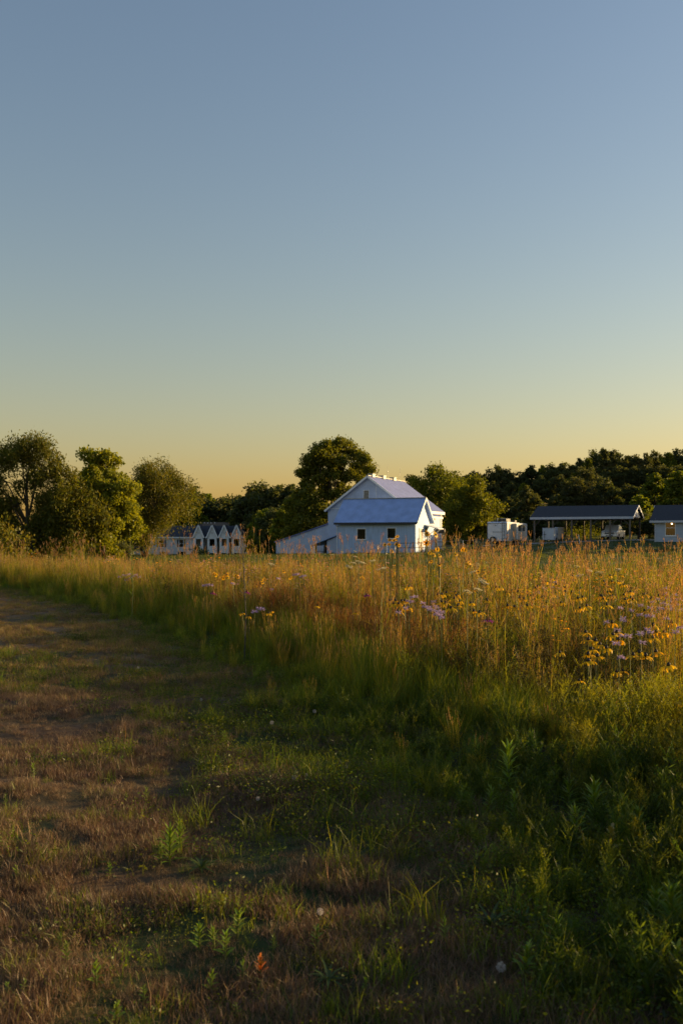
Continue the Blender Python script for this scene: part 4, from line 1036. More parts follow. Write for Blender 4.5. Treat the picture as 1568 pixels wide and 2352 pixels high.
# hillside on the right: skyline row, then two rows below it
sky_pts = ((1050, 1098), (1072, 1082), (1095, 1076), (1118, 1080), (1146, 1069), (1172, 1073), (1200, 1078), (1222, 1064), (1245, 1061), (1272, 1066), (1300, 1058), (1325, 1052), (1350, 1040), (1376, 1030), (1425, 1034), (1452, 1031), (1480, 1030), (1508, 1027), (1535, 1026), (1560, 1024), (1590, 1024), (1620, 1022), (1650, 1020))
for i, (dx_, top) in enumerate(sky_pts):
    wood_tree(dx_, top + rr.uniform(-5, 7), 232 + rr.uniform(-8, 8), '%s tree from the barn end of the hill skyline row' % ORD[i], 'hill woods skyline row', wide=rr.uniform(0.75, 1.15))
wood_tree(1388, 1019, 226, 'pointed pine standing above the leafy crowns on the hill', None, PINE)
wood_tree(1404, 1023, 229, 'second shorter pine beside the tallest pine on the hill', None, PINE)
for i in range(18):
    dx_ = 1060 + i * 36 + rr.uniform(-8, 8)
    wood_tree(dx_, np.interp(dx_, (1060, 1200, 1350, 1600), (1112, 1100, 1072, 1062)) + rr.uniform(-6, 6), 212 + rr.uniform(-5, 5), 'dark leafy tree on the wooded hill, middle row', 'hill woods middle row', wide=1.05)
for i in range(15):
    dx_ = 1120 + i * 40 + rr.uniform(-8, 8)
    wood_tree(dx_, np.interp(dx_, (1120, 1250, 1400, 1600), (1145, 1135, 1115, 1105)) + rr.uniform(-8, 8), 188 + rr.uniform(-6, 6), 'dark leafy tree at the foot of the hill, lower row', 'hill foot lower row', wide=1.15)
wood_tree(1330, 1092, 166, 'large dark rounded tree rising behind the carport', None, PROTO[3], 1.1)
wood_tree(1390, 1088, 170, 'dark tree behind the carport ridge, right of the rounded one', None, PROTO[0], 1.0)
wood_tree(1215, 1112, 172, 'dark tree behind the gap between camper and carport', None, PROTO[1], 1.1)
wood_tree(1505, 1078, 168, 'yellow green tree catching sun behind the house', None, PROTO[2], 1.25)
wood_tree(1560, 1072, 160, 'yellow green tree at the right edge behind the house', None, PROTO[2], 1.3)
wood_tree(1470, 1130, 150, 'lower yellow green tree between carport and house roofs', None, PROTO[2], 1.4)
for i, dx_ in enumerate((1150, 1185, 1225, 1265, 1300, 1340, 1385, 1425, 1465, 1500)):
    wood_tree(dx_, 1178 + rr.uniform(-12, 10), 140 + rr.uniform(-3, 4), 'dark thicket bush at the back of the carport yard', 'thicket behind the carport', PROTO[rr.randrange(4)], 1.5)
# unseen trees added past the house, right of the picture, to shade the yard
for i, (xx, yy, h_) in enumerate(((49, 103, 6.6), (52, 108, 7.0), (50, 113, 6.4), (54, 118, 7.2), (51, 123, 6.8), (56, 98, 7.4), (53, 128, 7.4), (60, 110, 7.6), (62, 121, 7.8))):
    plant_tree(PROTO[i % 4], 'unseen_shade_tree', 'unseen leafy tree added past the right end of the house to shade the yard', xx, yy, i * 1.3, (h_ / 10.4 * 1.25, h_ / 10.4 * 1.25, h_ / 10.4), 'unseen shade trees past the house')
# low green bush inside the carport yard
x = xs(1345, 124); tm = make_tree(70, 1.6, 2.6, base=0.0, nclus=30, per=60, leaf=0.08, pal=GREEN, limbs=6, clus=0.3)
plant_tree(tm, 'shrub', 'low green bush behind the carport posts, left of the truck', x, 124.5, cat='shrub')
# ------------------------------------------------------------------ grasses and low growth (uncountable): clumps set out over the field
def blades(rng, n, h, w, spread, lean, pal, seg=3, curve=2.0, wtip=0.15, z0=0.0):
    az = rng.uniform(0, 2 * np.pi, n); r = spread * np.sqrt(rng.random(n)); a2 = rng.uniform(0, 2 * np.pi, n)
    base = np.stack([r * np.cos(a2), r * np.sin(a2), np.full(n, z0)], 1)
    H = rng.uniform(h[0], h[1], n); ln = rng.uniform(lean[0], lean[1], n) * H
    dirv = np.stack([np.cos(az), np.sin(az), np.zeros(n)], 1)
    fa = rng.uniform(0, 2 * np.pi, n); side = np.stack([np.cos(fa), np.sin(fa), np.zeros(n)], 1)
    W = w * rng.uniform(0.7, 1.3, n)
    t = np.linspace(0, 1, seg + 1)
    pos = base[:, None] + dirv[:, None] * (ln[:, None] * t ** curve)[..., None] + np.array([0, 0, 1.0]) * (H[:, None] * (t - 0.25 * (ln / np.maximum(H, 1e-6))[:, None] * t ** 3))[..., None]
    wd = (1 - (1 - wtip) * t ** 1.6)[None] * W[:, None] * 0.5
    V = np.stack([pos - side[:, None] * wd[..., None], pos + side[:, None] * wd[..., None]], 2)      # n, seg+1, 2, 3
    idx = np.arange(n * (seg + 1) * 2).reshape(n, seg + 1, 2)
    Q = np.stack([idx[:, :-1, 0], idx[:, :-1, 1], idx[:, 1:, 1], idx[:, 1:, 0]], -1).reshape(-1, 4)
    pal = np.array(pal); c = pal[rng.integers(0, len(pal), n)] * rng.uniform(0.75, 1.25, (n, 1))
    C = np.repeat(c, (seg + 1) * 2, axis=0)
    return V.reshape(-1, 3), Q, C, pos[:, -1], dirv

def cards(rng, P, D, length, width, cols):
    """narrow leaf or spikelet cards starting at P and pointing along D"""
    n = len(P); D = unit(D); s = unit(np.cross(D, rng.normal(size=(n, 3))))
    L = length * rng.uniform(0.7, 1.3, (n, 1)); W = width * rng.uniform(0.7, 1.3, (n, 1))
    V = np.stack([P, P + D * L * 0.45 - s * W / 2, P + D * L, P + D * L * 0.45 + s * W / 2], 1).reshape(-1, 3)
    return V, np.arange(n * 4).reshape(n, 4), np.repeat(cols, 4, axis=0)

def merge(parts):
    V, Q, C = [], [], []; b = 0
    for v, q, c in parts:
        V.append(v); Q.append(q + b); C.append(c); b += len(v)
    return np.concatenate(V), np.concatenate(Q), np.concatenate(C)

def proto(name, parts, mat):
    v, q, c = merge(parts)
    return bpy.data.objects.new(name, np_mesh(name, v, q, cols=c, mats=[mat]))

def jit(rng, col, n, a=0.25): return np.array(col) * rng.uniform(1 - a, 1 + a, (n, 1))

G_GREEN = ((0.112, 0.172, 0.009), (0.148, 0.190, 0.011), (0.088, 0.142, 0.009))
G_OLIVE = ((0.175, 0.195, 0.012), (0.135, 0.170, 0.012), (0.215, 0.200, 0.016))
G_GOLD = ((0.310, 0.255, 0.020), (0.240, 0.235, 0.018), (0.180, 0.205, 0.015), (0.350, 0.285, 0.045))
G_TAN = ((0.37, 0.24, 0.090), (0.30, 0.18, 0.065), (0.24, 0.14, 0.055))
G_RED = ((0.24, 0.150, 0.095), (0.30, 0.200, 0.130), (0.20, 0.135, 0.080))
G_DRY = ((0.205, 0.132, 0.074), (0.160, 0.102, 0.056), (0.250, 0.168, 0.098), (0.125, 0.080, 0.046))

def green_clump(seed, k=70):
    rng = np.random.default_rng(seed)
    a = blades(rng, k, (0.35, 0.85), 0.008, 0.16, (0.1, 0.55), G_GREEN + G_OLIVE[:1], seg=4)
    b = blades(rng, k // 2, (0.2, 0.5), 0.009, 0.2, (0.2, 0.8), G_GREEN, seg=3)
    return [a[:3], b[:3]]
def gold_clump(seed, k=60):
    rng = np.random.default_rng(seed)
    a = blades(rng, k, (0.45, 0.95), 0.0065, 0.15, (0.05, 0.45), G_OLIVE + G_GOLD, seg=4)
    s = blades(rng, 14, (0.75, 1.08), 0.0045, 0.13, (0.02, 0.2), G_GOLD, seg=3, wtip=0.6)
    n = 14; tips = s[3]
    P = np.repeat(tips, 14, 0); dz = -np.tile(np.arange(14) * 0.011, n)
    P = P + np.stack([np.zeros(n * 14), np.zeros(n * 14), dz], 1)
    D = np.stack([rng.normal(0, 0.45, n * 14), rng.normal(0, 0.45, n * 14), np.ones(n * 14)], 1)
    h = cards(rng, P, D, 0.03, 0.007, jit(rng, (0.27, 0.18, 0.085), n * 14))
    return [a[:3], s[:3], h]
def bluestem(seed, k=9):
    """tall stalks with forked reddish seed heads"""
    rng = np.random.default_rng(seed)
    s = blades(rng, k, (1.1, 1.68), 0.0065, 0.15, (0.0, 0.2), G_RED[:1] + G_GOLD[:3] + G_OLIVE, seg=4, wtip=0.7, curve=2.4)
    lf = blades(rng, 40, (0.4, 1.0), 0.0075, 0.17, (0.1, 0.5), G_OLIVE + G_GOLD[:2], seg=4)
    parts = [s[:3], lf[:3]]
    tips, dr = s[3], s[4]
    for i in range(k):
        nf = rng.integers(2, 5)
        for f in range(nf):
            az = rng.uniform(0, 6.28); sp = rng.uniform(0.12, 0.5)
            d = np.array([np.cos(az) * sp, np.sin(az) * sp, 1.0])
            m = 12; ts = np.linspace(0, 0.11, m)[:, None]
            P = tips[i] - np.array([0, 0, 0.02]) + unit(d) * ts
            D = unit(d) + rng.normal(0, 0.28, (m, 3))
            parts.append(cards(rng, P, D, 0.022, 0.008, jit(rng, G_RED[rng.integers(0, 3)], m)))
        m = 3
        P = np.repeat(tips[i:i + 1], m, 0) * np.array([0.9, 0.9, 1]) ; P[:, 2] *= rng.uniform(0.35, 0.85, m)
        D = np.stack([rng.normal(0, 1, m), rng.normal(0, 1, m), rng.uniform(0.4, 1.4, m)], 1)
        parts.append(cards(rng, P, D, 0.26, 0.008, jit(rng, (0.15, 0.12, 0.04), m)))
    return parts
def plume(seed, k=16):
    """knee-high tan bunch grass with narrow plumes"""
    rng = np.random.default_rng(seed)
    s = blades(rng, k, (0.6, 0.98), 0.0045, 0.1, (0.05, 0.45), G_TAN + G_GOLD[:1], seg=4, wtip=0.7)
    lf = blades(rng, 45, (0.25, 0.6), 0.006, 0.13, (0.1, 0.6), G_OLIVE + G_TAN[:1] + G_GREEN[:1], seg=3)
    parts = [s[:3], lf[:3]]
    m = 22
    tip = np.repeat(s[3], m, 0); dr = np.repeat(s[4], m, 0)
    tt = np.tile(np.linspace(0, 0.16, m), k)[:, None]
    P = tip - np.array([0, 0, 1.0]) * tt - dr * tt * 0.25
    D = np.array([0, 0, 1.0]) + dr * 0.3 + rng.normal(0, 0.25, (len(P), 3))
    parts.append(cards(rng, P, D, 0.022, 0.0065, jit(rng, (0.33, 0.21, 0.13), len(P))))
    return parts
def forb(seed, pal, stems=7, h=(0.6, 0.95), leaf=0.05, lw=0.011, heads=None, nl=26, wide=0.13):
    """upright leafy stems, fine branches near the top; optional seed heads"""
    rng = np.random.default_rng(seed)
    s = blades(rng, stems, h, 0.006, wide, (0.0, 0.3), pal, seg=4, wtip=0.6)
    parts = [s[:3]]
    Vs = s[0].reshape(stems, 5, 2, 3).mean(2)
    for i in range(stems):
        t = rng.uniform(0.12, 1.0, nl) * 4; k = np.minimum(t.astype(int), 3); f = (t - k)[:, None]
        P = Vs[i][k] * (1 - f) + Vs[i][k + 1] * f
        az = rng.uniform(0, 6.28, nl)
        D = np.stack([np.cos(az), np.sin(az), rng.uniform(0.3, 1.6, nl)], 1)
        parts.append(cards(rng, P, D, leaf, lw, jit(rng, pal[i % len(pal)], nl, 0.3)))
        nb = 7
        tp = Vs[i][4]
        az = rng.uniform(0, 6.28, nb); D = np.stack([np.cos(az) * 0.6, np.sin(az) * 0.6, np.ones(nb)], 1)
        P = tp - np.array([0, 0, 1.0]) * rng.uniform(0.0, 0.28, (nb, 1))
        parts.append(cards(rng, P, D, 0.17, 0.0055, jit(rng, pal[0], nb)))
        e = P + unit(D) * 0.15
        m = 8
        Pm = np.repeat(e, m, 0) - unit(np.repeat(D, m, 0)) * rng.uniform(0, 0.12, (nb * m, 1))
        parts.append(cards(rng, Pm, rng.normal(size=(nb * m, 3)) + np.array([0, 0, 0.7]), 0.026, 0.008, jit(rng, pal[0], nb * m, 0.35)))
        if heads is not None:
            hd = np.concatenate([tp[None], e[:5]])
            for q in hd:
                k2 = 14
                parts.append(cards(rng, np.repeat(q[None], k2, 0), rng.normal(size=(k2, 3)), heads[1], heads[1] * 0.7, jit(rng, heads[0], k2, 0.3)))
    return parts
def broadleaf(seed, h=(0.05, 0.2), n=60, spread=0.2, leaf=0.035, pal=G_GREEN, lw=0.6):
    """ground-hugging weeds: small leaves on short stalks"""
    rng = np.random.default_rng(seed)
    r = spread * np.sqrt(rng.random(n)); a = rng.uniform(0, 6.28, n)
    P = np.stack([r * np.cos(a), r * np.sin(a), rng.uniform(h[0] * 0.4, h[1], n)], 1)
    D = np.stack([np.cos(a) + rng.normal(0, .5, n), np.sin(a) + rng.normal(0, .5, n), rng.uniform(-0.1, 0.7, n)], 1)
    pal = np.array(pal)
    c = cards(rng, P, D, leaf, leaf * lw, pal[rng.integers(0, len(pal), n)] * rng.uniform(0.7, 1.3, (n, 1)))
    s = blades(rng, n // 3, (h[0], h[1]), 0.004, spread, (0.1, 0.6), pal, seg=2)
    return [c, s[:3]]
def turf(seed, pal, h=(0.04, 0.12), n=60, w=0.0032, spread=0.1, lean=(0.1, 0.9)):
    rng = np.random.default_rng(seed)
    return [blades(rng, n, h, w, spread, lean, pal, seg=2, wtip=0.2)[:3]]
def bloom_clump(seed, pal, petal, n=8, h=(0.7, 1.0), r=0.03):
    """distant flowering forbs"""
    rng = np.random.default_rng(seed)
    parts = forb(seed, pal, stems=6, h=h, nl=20)
    a = rng.uniform(0, 6.28, n); rd = 0.22 * np.sqrt(rng.random(n))
    P = np.stack([rd * np.cos(a), rd * np.sin(a), rng.uniform(h[0], h[1] + 0.08, n)], 1)
    for p in P:
        k = 9; az = np.linspace(0, 6.28, k, endpoint=False)
        D = np.stack([np.cos(az), np.sin(az), np.full(k, rng.uniform(-0.7, 0.3))], 1)
        parts.append(cards(rng, np.repeat(p[None], k, 0), D, r, r * 0.5, jit(rng, petal, k, 0.15)))
    return parts

def scatter(name, label, cat, protos, X, Y, idx, scl, tilt=0.08, seed=0, sink=0.02):
    """ONE stuff object: the clumps stand on the points of a mesh"""
    rng = np.random.default_rng(seed)
    n = len(X)
    me = bpy.data.meshes.new(name)
    me.vertices.add(n)
    co = np.stack([X, Y, ground_z(X, Y) - sink], 1).astype(np.float32)
    me.vertices.foreach_set('co', co.ravel())
    a = me.attributes.new('rot', 'FLOAT_VECTOR', 'POINT')
    a.data.foreach_set('vector', np.stack([rng.normal(0, tilt, n), rng.normal(0, tilt, n), rng.uniform(0, 6.28, n)], 1).astype(np.float32).ravel())
    a = me.attributes.new('scl', 'FLOAT', 'POINT'); a.data.foreach_set('value', np.asarray(scl, np.float32))
    a = me.attributes.new('idx', 'INT', 'POINT'); a.data.foreach_set('value', np.asarray(idx, np.int32))
    for m in {p.data.materials[0] for p in protos}: me.materials.append(m)
    o = bpy.data.objects.new(name, me); link(o)
    c = bpy.data.collections.new(name + '_clumps')
    for k, p in enumerate(protos):
        p.name = '%s_clump_%02d' % (name, k)
        c.objects.link(p)
    ng = bpy.data.node_groups.new(name + '_layout', 'GeometryNodeTree')
    ng.interface.new_socket('Geometry', in_out='INPUT', socket_type='NodeSocketGeometry')
    ng.interface.new_socket('Geometry', in_out='OUTPUT', socket_type='NodeSocketGeometry')
    N, L = ng.nodes, ng.links
    gi = N.new('NodeGroupInput'); go = N.new('NodeGroupOutput')
    ci = N.new('GeometryNodeCollectionInfo'); ci.inputs['Collection'].default_value = c
    ci.inputs['Separate Children'].default_value = True; ci.inputs['Reset Children'].default_value = True
    ip = N.new('GeometryNodeInstanceOnPoints'); ip.inputs['Pick Instance'].default_value = True
    def attr(nm, ty):
        q = N.new('GeometryNodeInputNamedAttribute'); q.data_type = ty; q.inputs['Name'].default_value = nm
        return next(s for s in q.outputs if s.enabled and s.name == 'Attribute')
    L.new(gi.outputs[0], ip.inputs['Points']); L.new(ci.outputs[0], ip.inputs['Instance'])
    L.new(attr('idx', 'INT'), ip.inputs['Instance Index']); L.new(attr('rot', 'FLOAT_VECTOR'), ip.inputs['Rotation']); L.new(attr('scl', 'FLOAT'), ip.inputs['Scale'])
    L.new(ip.outputs[0], go.inputs[0])
    md = o.modifiers.new('layout', 'NODES'); md.node_group = ng
    return tag(o, label, cat, kind='stuff')

def sample(rng, x0, x1, y0, y1, dens):
    n = int((x1 - x0) * (y1 - y0) * dens)
    return rng.uniform(x0, x1, n), rng.uniform(y0, y1, n)

FX = 0.343   # half width of the picture per metre of depth
def field_points(rng, bands, left=True, margin=1.6, right_extra=0.0):
    X, Y = [], []
    for y0, y1, dens in bands:
        x, y = sample(rng, -FX * y1 - margin, FX * y1 + margin + right_extra, y0, y1, dens)
        k = (x > -FX * y - margin) & (x < FX * y + margin + right_extra)
        X.append(x[k]); Y.append(y[k])
    return np.concatenate(X), np.concatenate(Y)

# ---- the tall meadow
P_ = []
def reg(lst):
    a = len(P_); P_.extend(lst); return list(range(a, len(P_)))
I_green = reg([proto('g', green_clump(100 + k), GRASS) for k in range(4)])
I_gold = reg([proto('g', gold_clump(110 + k), GRASS) for k in range(4)])
I_blue = reg([proto('g', bluestem(120 + k, 8 + 2 * (k % 3)), GRASS) for k in range(5)])
I_plume = reg([proto('g', plume(130 + k), GRASS) for k in range(3)])
I_forb = reg([proto('g', forb(140 + k, ((0.150, 0.175, 0.010), (0.185, 0.185, 0.012), (0.110, 0.145, 0.010))), GRASS) for k in range(4)])
I_dark = reg([proto('g', forb(150 + k, ((0.075, 0.075, 0.022), (0.065, 0.050, 0.022)), heads=((0.030, 0.020, 0.013), 0.012), nl=14), GRASS) for k in range(3)])
I_dock = reg([proto('g', forb(160 + k, ((0.19, 0.100, 0.035), (0.16, 0.100, 0.030)), stems=8, h=(0.6, 0.9), heads=((0.16, 0.075, 0.030), 0.010), nl=12), GRASS) for k in range(2)])
I_yel = reg([proto('g', bloom_clump(170 + k, ((0.085, 0.100, 0.022),), (0.72, 0.36, 0.02), 9), GRASS) for k in range(3)])
I_lav = reg([proto('g', bloom_clump(180 + k, ((0.075, 0.090, 0.022),), (0.40, 0.28, 0.48), 9), GRASS) for k in range(2)])
I_whi = reg([proto('g', bloom_clump(185, ((0.085, 0.095, 0.025),), (0.50, 0.47, 0.36), 6, r=0.035), GRASS)])
I_low = reg([proto('g', broadleaf(190 + k, (0.06, 0.32), 110, 0.24, 0.05), GRASS) for k in range(3)])
I_shoot = reg([proto('g', forb(198 + k, ((0.065, 0.105, 0.009), (0.080, 0.118, 0.010), (0.052, 0.086, 0.009)), stems=5, h=(0.30, 0.52), leaf=0.075, lw=0.013, nl=34, wide=0.12), GRASS) for k in range(3)])
I_tuft = reg([proto('g', green_clump(195 + k, 90), GRASS) for k in range(2)])

rng = np.random.default_rng(11)
X, Y = field_points(rng, ((2.4, 5, 44), (5, 9, 38), (9, 15, 28), (15, 24, 18), (24, 34, 12), (34, 44, 8)))
X2, Y2 = sample(rng, 0, 24, 2.0, 34, 3)
k = X2 > FX * Y2 + 1.6
X2, Y2 = X2[k], Y2[k]
X = np.concatenate([X, X2]); Y = np.concatenate([Y, Y2])
ins = inside(X, Y)
k = (ins > np.where(Y < 10, -0.25, 0.0)) & (Y < meadow_back(X) + 1.5 * rng.random(len(X)) + 3 * (fbm(X * 0.3, Y * 0.3, 77) - 0.5))
X, Y, ins = X[k], Y[k], ins[k]
n = len(X)
n1 = fbm(X * 0.35, Y * 0.35, 21); n2 = fbm(X * 0.5, Y * 0.4, 22); n3 = fbm(X * 0.4, Y * 0.4, 23); u = rng.random(n); v = rng.random(n)
idx = np.zeros(n, int); scl = np.ones(n)
pick = lambda I, m: rng.choice(I, m.sum())
edge = sstep(0.0, 1.7, ins)                     # 0 at the mown edge, 1 well inside
kind = np.full(n, 'gold', dtype=object)
kind[(u < 0.30)] = 'green'
kind[(u >= 0.30) & (u < 0.50)] = 'forb'
kind[(u >= 0.50) & (u < 0.60)] = 'plume'
kind[(u >= 0.60) & (u < 0.60 + 0.15 * sstep(0.46, 0.66, n2) * (0.35 + 0.65 * sstep(-2, 1.5, X)))] = 'blue'
kind[(u >= 0.83) & (u < 0.83 + 0.15 * sstep(0.45, 0.6, n3)) & (Y < 22)] = 'dark'
# the left half of the meadow is straw-gold with red-brown patches, the right greener
leftish = sstep(2.0, -3.0, X - 0.12 * Y)
kind[(kind == 'forb') & (v < 0.55 * leftish)] = 'gold'
kind[(kind == 'green') & (v < 0.5 * leftish * sstep(0.8, 2.0, ins))] = 'gold'
kind[(kind == 'dark') & (v < 0.6 * leftish)] = 'dock'
fl = (Y > 17) & (ins > 2)
kind[fl & (u > 0.90) & (n3 > 0.42)] = 'yel'
kind[fl & (u > 0.975)] = 'whi'
kind[fl & (u > 0.935) & (n1 > 0.55)] = 'lav'
blob = lambda cx, cy, r: np.exp(-((X - cx) ** 2 + ((Y - cy) * 0.7) ** 2) / r ** 2)
w = rng.random(n)
kind[w < 0.75 * blob(2.5, 9.6, 1.3)] = 'dark'
kind[w < 0.55 * blob(3.2, 13.0, 1.6)] = 'dark'
kind[w < 0.70 * blob(-0.2, 14.5, 1.9)] = 'dock'
kind[w < 0.55 * blob(-1.5, 17.5, 1.6)] = 'dock'
kind[(w < 0.8) & (X > 1.5) & (Y < 8.6)] = 'forb'
right = sstep(-1.0, 2.0, X - 0.1 * Y)
kind[(kind == 'gold') & (w < 0.45 * right)] = 'forb'
kind[(kind == 'gold') & (w > 1 - 0.30 * right)] = 'green'
kind[(kind == 'gold') & (v > 0.82) & (Y > 11) & (right > 0.4)] = 'yel'
kind[(ins < 1.5) & (w < 0.75) & (Y > 8)] = 'green'
kind[(ins < 1.1) & (v < 0.55) & (Y < 9.5)] = 'shoot'
tallpatch = np.zeros(n)
for cx, cy, r_ in ((1.75, 15.5, 0.8), (2.2, 17.5, 1.0), (0.0, 19.0, 0.8), (-2.4, 22.0, 0.8), (2.9, 16.0, 0.7), (4.3, 17.5, 0.8), (4.0, 11.8, 0.9), (5.2, 15.0, 1.2), (3.3, 9.6, 0.6), (-6.0, 28.0, 0.9), (-9.0, 32.0, 1.8), (3.5, 21.0, 1.5), (6.5, 20.5, 1.6)):
    tallpatch = np.maximum(tallpatch, blob(cx, cy, r_))
w2 = rng.random(n)
kind[(w2 < 0.17 * tallpatch)] = 'blue'
tall_ = (kind == 'blue') | (kind == 'plume') | (kind == 'dock') | (kind == 'dark')
kind[tall_ & ((Y < 7.0) | (ins < 0.8))] = 'green'
kind[(kind == 'gold') & (Y < 7.2)] = 'shoot'
low = (u < (1 - edge) * 0.55) & (kind != 'shoot')
kind[low & (v < 0.55)] = 'low'
kind[low & (v >= 0.55)] = 'tuft'
far_right = X > FX * Y + 0.8
kind[far_right & (kind == 'blue')] = 'gold'
for nm, I in (('green', I_green), ('gold', I_gold), ('blue', I_blue), ('plume', I_plume), ('forb', I_forb), ('dark', I_dark), ('dock', I_dock), ('yel', I_yel), ('lav', I_lav), ('whi', I_whi), ('low', I_low), ('tuft', I_tuft), ('shoot', I_shoot)):
    m = kind == nm
    idx[m] = pick(I, m)
    s0 = {'blue': 0.95, 'low': 0.85, 'tuft': 0.42, 'plume': 0.9}.get(nm, 1.0)
    scl[m] = s0 * rng.uniform(0.8, 1.15, m.sum())
hmul = 0.42 + 0.58 * edge
hmul = np.where((kind == 'low') | (kind == 'tuft') | (kind == 'shoot'), 0.6 + 0.4 * edge, hmul)
scl = np.where(kind == 'blue', scl * (1.0 + 0.10 * tallpatch), scl)
openpatch = np.zeros(n)
for cx, cy, r_ in ((2.6, 14.5, 1.8), (3.6, 14.0, 1.8), (4.2, 11.5, 1.6), (2.9, 9.3, 1.2), (0.75, 15.0, 1.0), (1.5, 13.5, 0.9), (2.2, 17.0, 1.2), (-2.5, 19.0, 1.3)):
    openpatch = np.maximum(openpatch, blob(cx, cy, r_))
scl = np.where(kind == 'blue', scl, scl * (1 - 0.24 * openpatch))
scl = scl * hmul * (0.76 + 0.3 * n1) * np.where(far_right, 0.8, 1.0)
# the front strip nearest the camera stays low so that one looks over it
scl = scl * (0.76 + 0.28 * sstep(6.0, 20.0, Y))
scl = np.where((kind == 'shoot') & (X > 1.0) & (Y < 7), scl * 1.35, scl)
scatter('meadow_grass', 'tall sunlit prairie meadow of mixed grasses and wildflower stems', 'meadow', P_, X, Y, idx, scl, 0.07, 1)

# ---- low green weeds and clover along the meadow's foot and in patches on the path
protos = [proto('w', broadleaf(200 + k, (0.03, 0.12), 90, 0.16, 0.017, tuple(tuple(q * 0.75 for q in c) for c in G_GREEN), 0.5), GRASS) for k in range(3)] + [proto('w', broadleaf(205 + k, (0.02, 0.09), 50, 0.12, 0.028, ((0.048, 0.074, 0.012), (0.06, 0.088, 0.015)), 0.35), GRASS) for k in range(2)] + [proto('w', turf(207, G_GREEN, (0.06, 0.2), 50, 0.004, 0.1), GRASS)]
rng = np.random.default_rng(12)
X, Y = field_points(rng, ((2.6, 6, 130), (6, 10, 90), (10, 18, 45), (18, 34, 16)), margin=1.5)
ins = inside(X, Y)
patch = fbm(X * 0.45, Y * 0.8, 41, 3)
p_green = np.maximum(sstep(-2.2, -0.5, ins) * 0.75 * sstep(7, 3, np.abs(Y - 8)) , sstep(0.54, 0.68, patch) * 0.45)
p_green = np.maximum(p_green * (0.18 + 0.82 * sstep(5.0, 6.6, Y)), sstep(-1.1 + 0.5 * sstep(6.5, 5.0, Y), -0.2, ins) * 0.9) * (ins < 0.9)
k = rng.random(len(X)) < p_green
X, Y = X[k], Y[k]
scatter('clover', 'low green clover and weeds at the foot of the meadow', 'ground cover', protos, X, Y, rng.integers(0, len(protos), len(X)), rng.uniform(0.6, 1.25, len(X)), 0.1, 2, 0.01)

# ---- dry mown grass of the path
protos = [proto('t', turf(210 + k, G_DRY, (0.015, 0.060), 120, 0.0023, 0.10), DRY) for k in range(4)] + [proto('t', turf(216 + k, G_DRY[:3] + G_OLIVE[1:2], (0.025, 0.09), 80, 0.0026, 0.09), DRY) for k in range(2)] + [proto('t', turf(220, G_GREEN + G_OLIVE[1:2], (0.03, 0.10), 45, 0.003, 0.07), GRASS), proto('t', turf(221, G_TAN, (0.10, 0.24), 4, 0.0022, 0.06, (0.1, 0.5)), DRY), proto('t', turf(222, G_TAN + G_OLIVE[2:], (0.02, 0.09), 80, 0.004, 0.13), DRY)]
rng = np.random.default_rng(13)
X, Y = field_points(rng, ((2.4, 5, 330), (5, 8, 240), (8, 13, 130), (13, 22, 70), (22, 34, 36), (34, 42, 20)), margin=1.5)
ins = inside(X, Y)
patch = fbm(X * 0.45, Y * 0.8, 41, 3); bald = fbm(X * 1.7, Y * 2.2, 43)
k = (ins < 0.25) & (rng.random(len(X)) < 0.62 + 0.38 * sstep(0.32, 0.5, bald)) & (rng.random(len(X)) < 1 - 0.4 * sstep(0.54, 0.68, patch))
X, Y, patch, bald = X[k], Y[k], patch[k], bald[k]
u = rng.random(len(X)); idx = rng.integers(0, 4, len(X))
gr_ = sstep(0.42, 0.58, patch)
idx = np.where(u < 0.05 + 0.14 * gr_, rng.integers(4, 6, len(X)), idx)
idx = np.where(u > 0.992 - 0.05 * gr_, 6, idx); idx = np.where((u > 0.980 - 0.05 * gr_) & (u <= 0.992 - 0.05 * gr_), 7, idx)
idx = np.where((rng.random(len(X)) < 0.6 * sstep(10, 15, Y)) & (idx < 6), 8, idx)  # tan tufts far off: straw, with the low sunlight there in their colour
scatter('mown_grass', 'short dry brown mown grass of the path', 'grass', protos, X, Y, idx, (0.6 + 0.55 * sstep(0.3, 0.65, bald)) * rng.uniform(0.75, 1.2, len(X)), 0.15, 3, 0.008)

# ---- ragged lawn between the meadow and the buildings
protos = [proto('l', turf(230 + k, ((0.045, 0.075, 0.02), (0.06, 0.085, 0.024)), (0.06, 0.2), 60, 0.02, 0.5), GRASS) for k in range(2)]
rng = np.random.default_rng(14)
X, Y = field_points(rng, ((26, 45, 5), (45, 62, 2.2), (62, 90, 1.2), (90, 125, 0.5)), margin=2)
k = Y > meadow_back(X) + 0.5
X, Y = X[k], Y[k]
scatter('lawn_grass', 'dark green lawn between the meadow and the farm buildings', 'lawn', protos, X, Y, rng.integers(0, 2, len(X)), rng.uniform(0.7, 1.3, len(X)), 0.1, 4, 0.02)
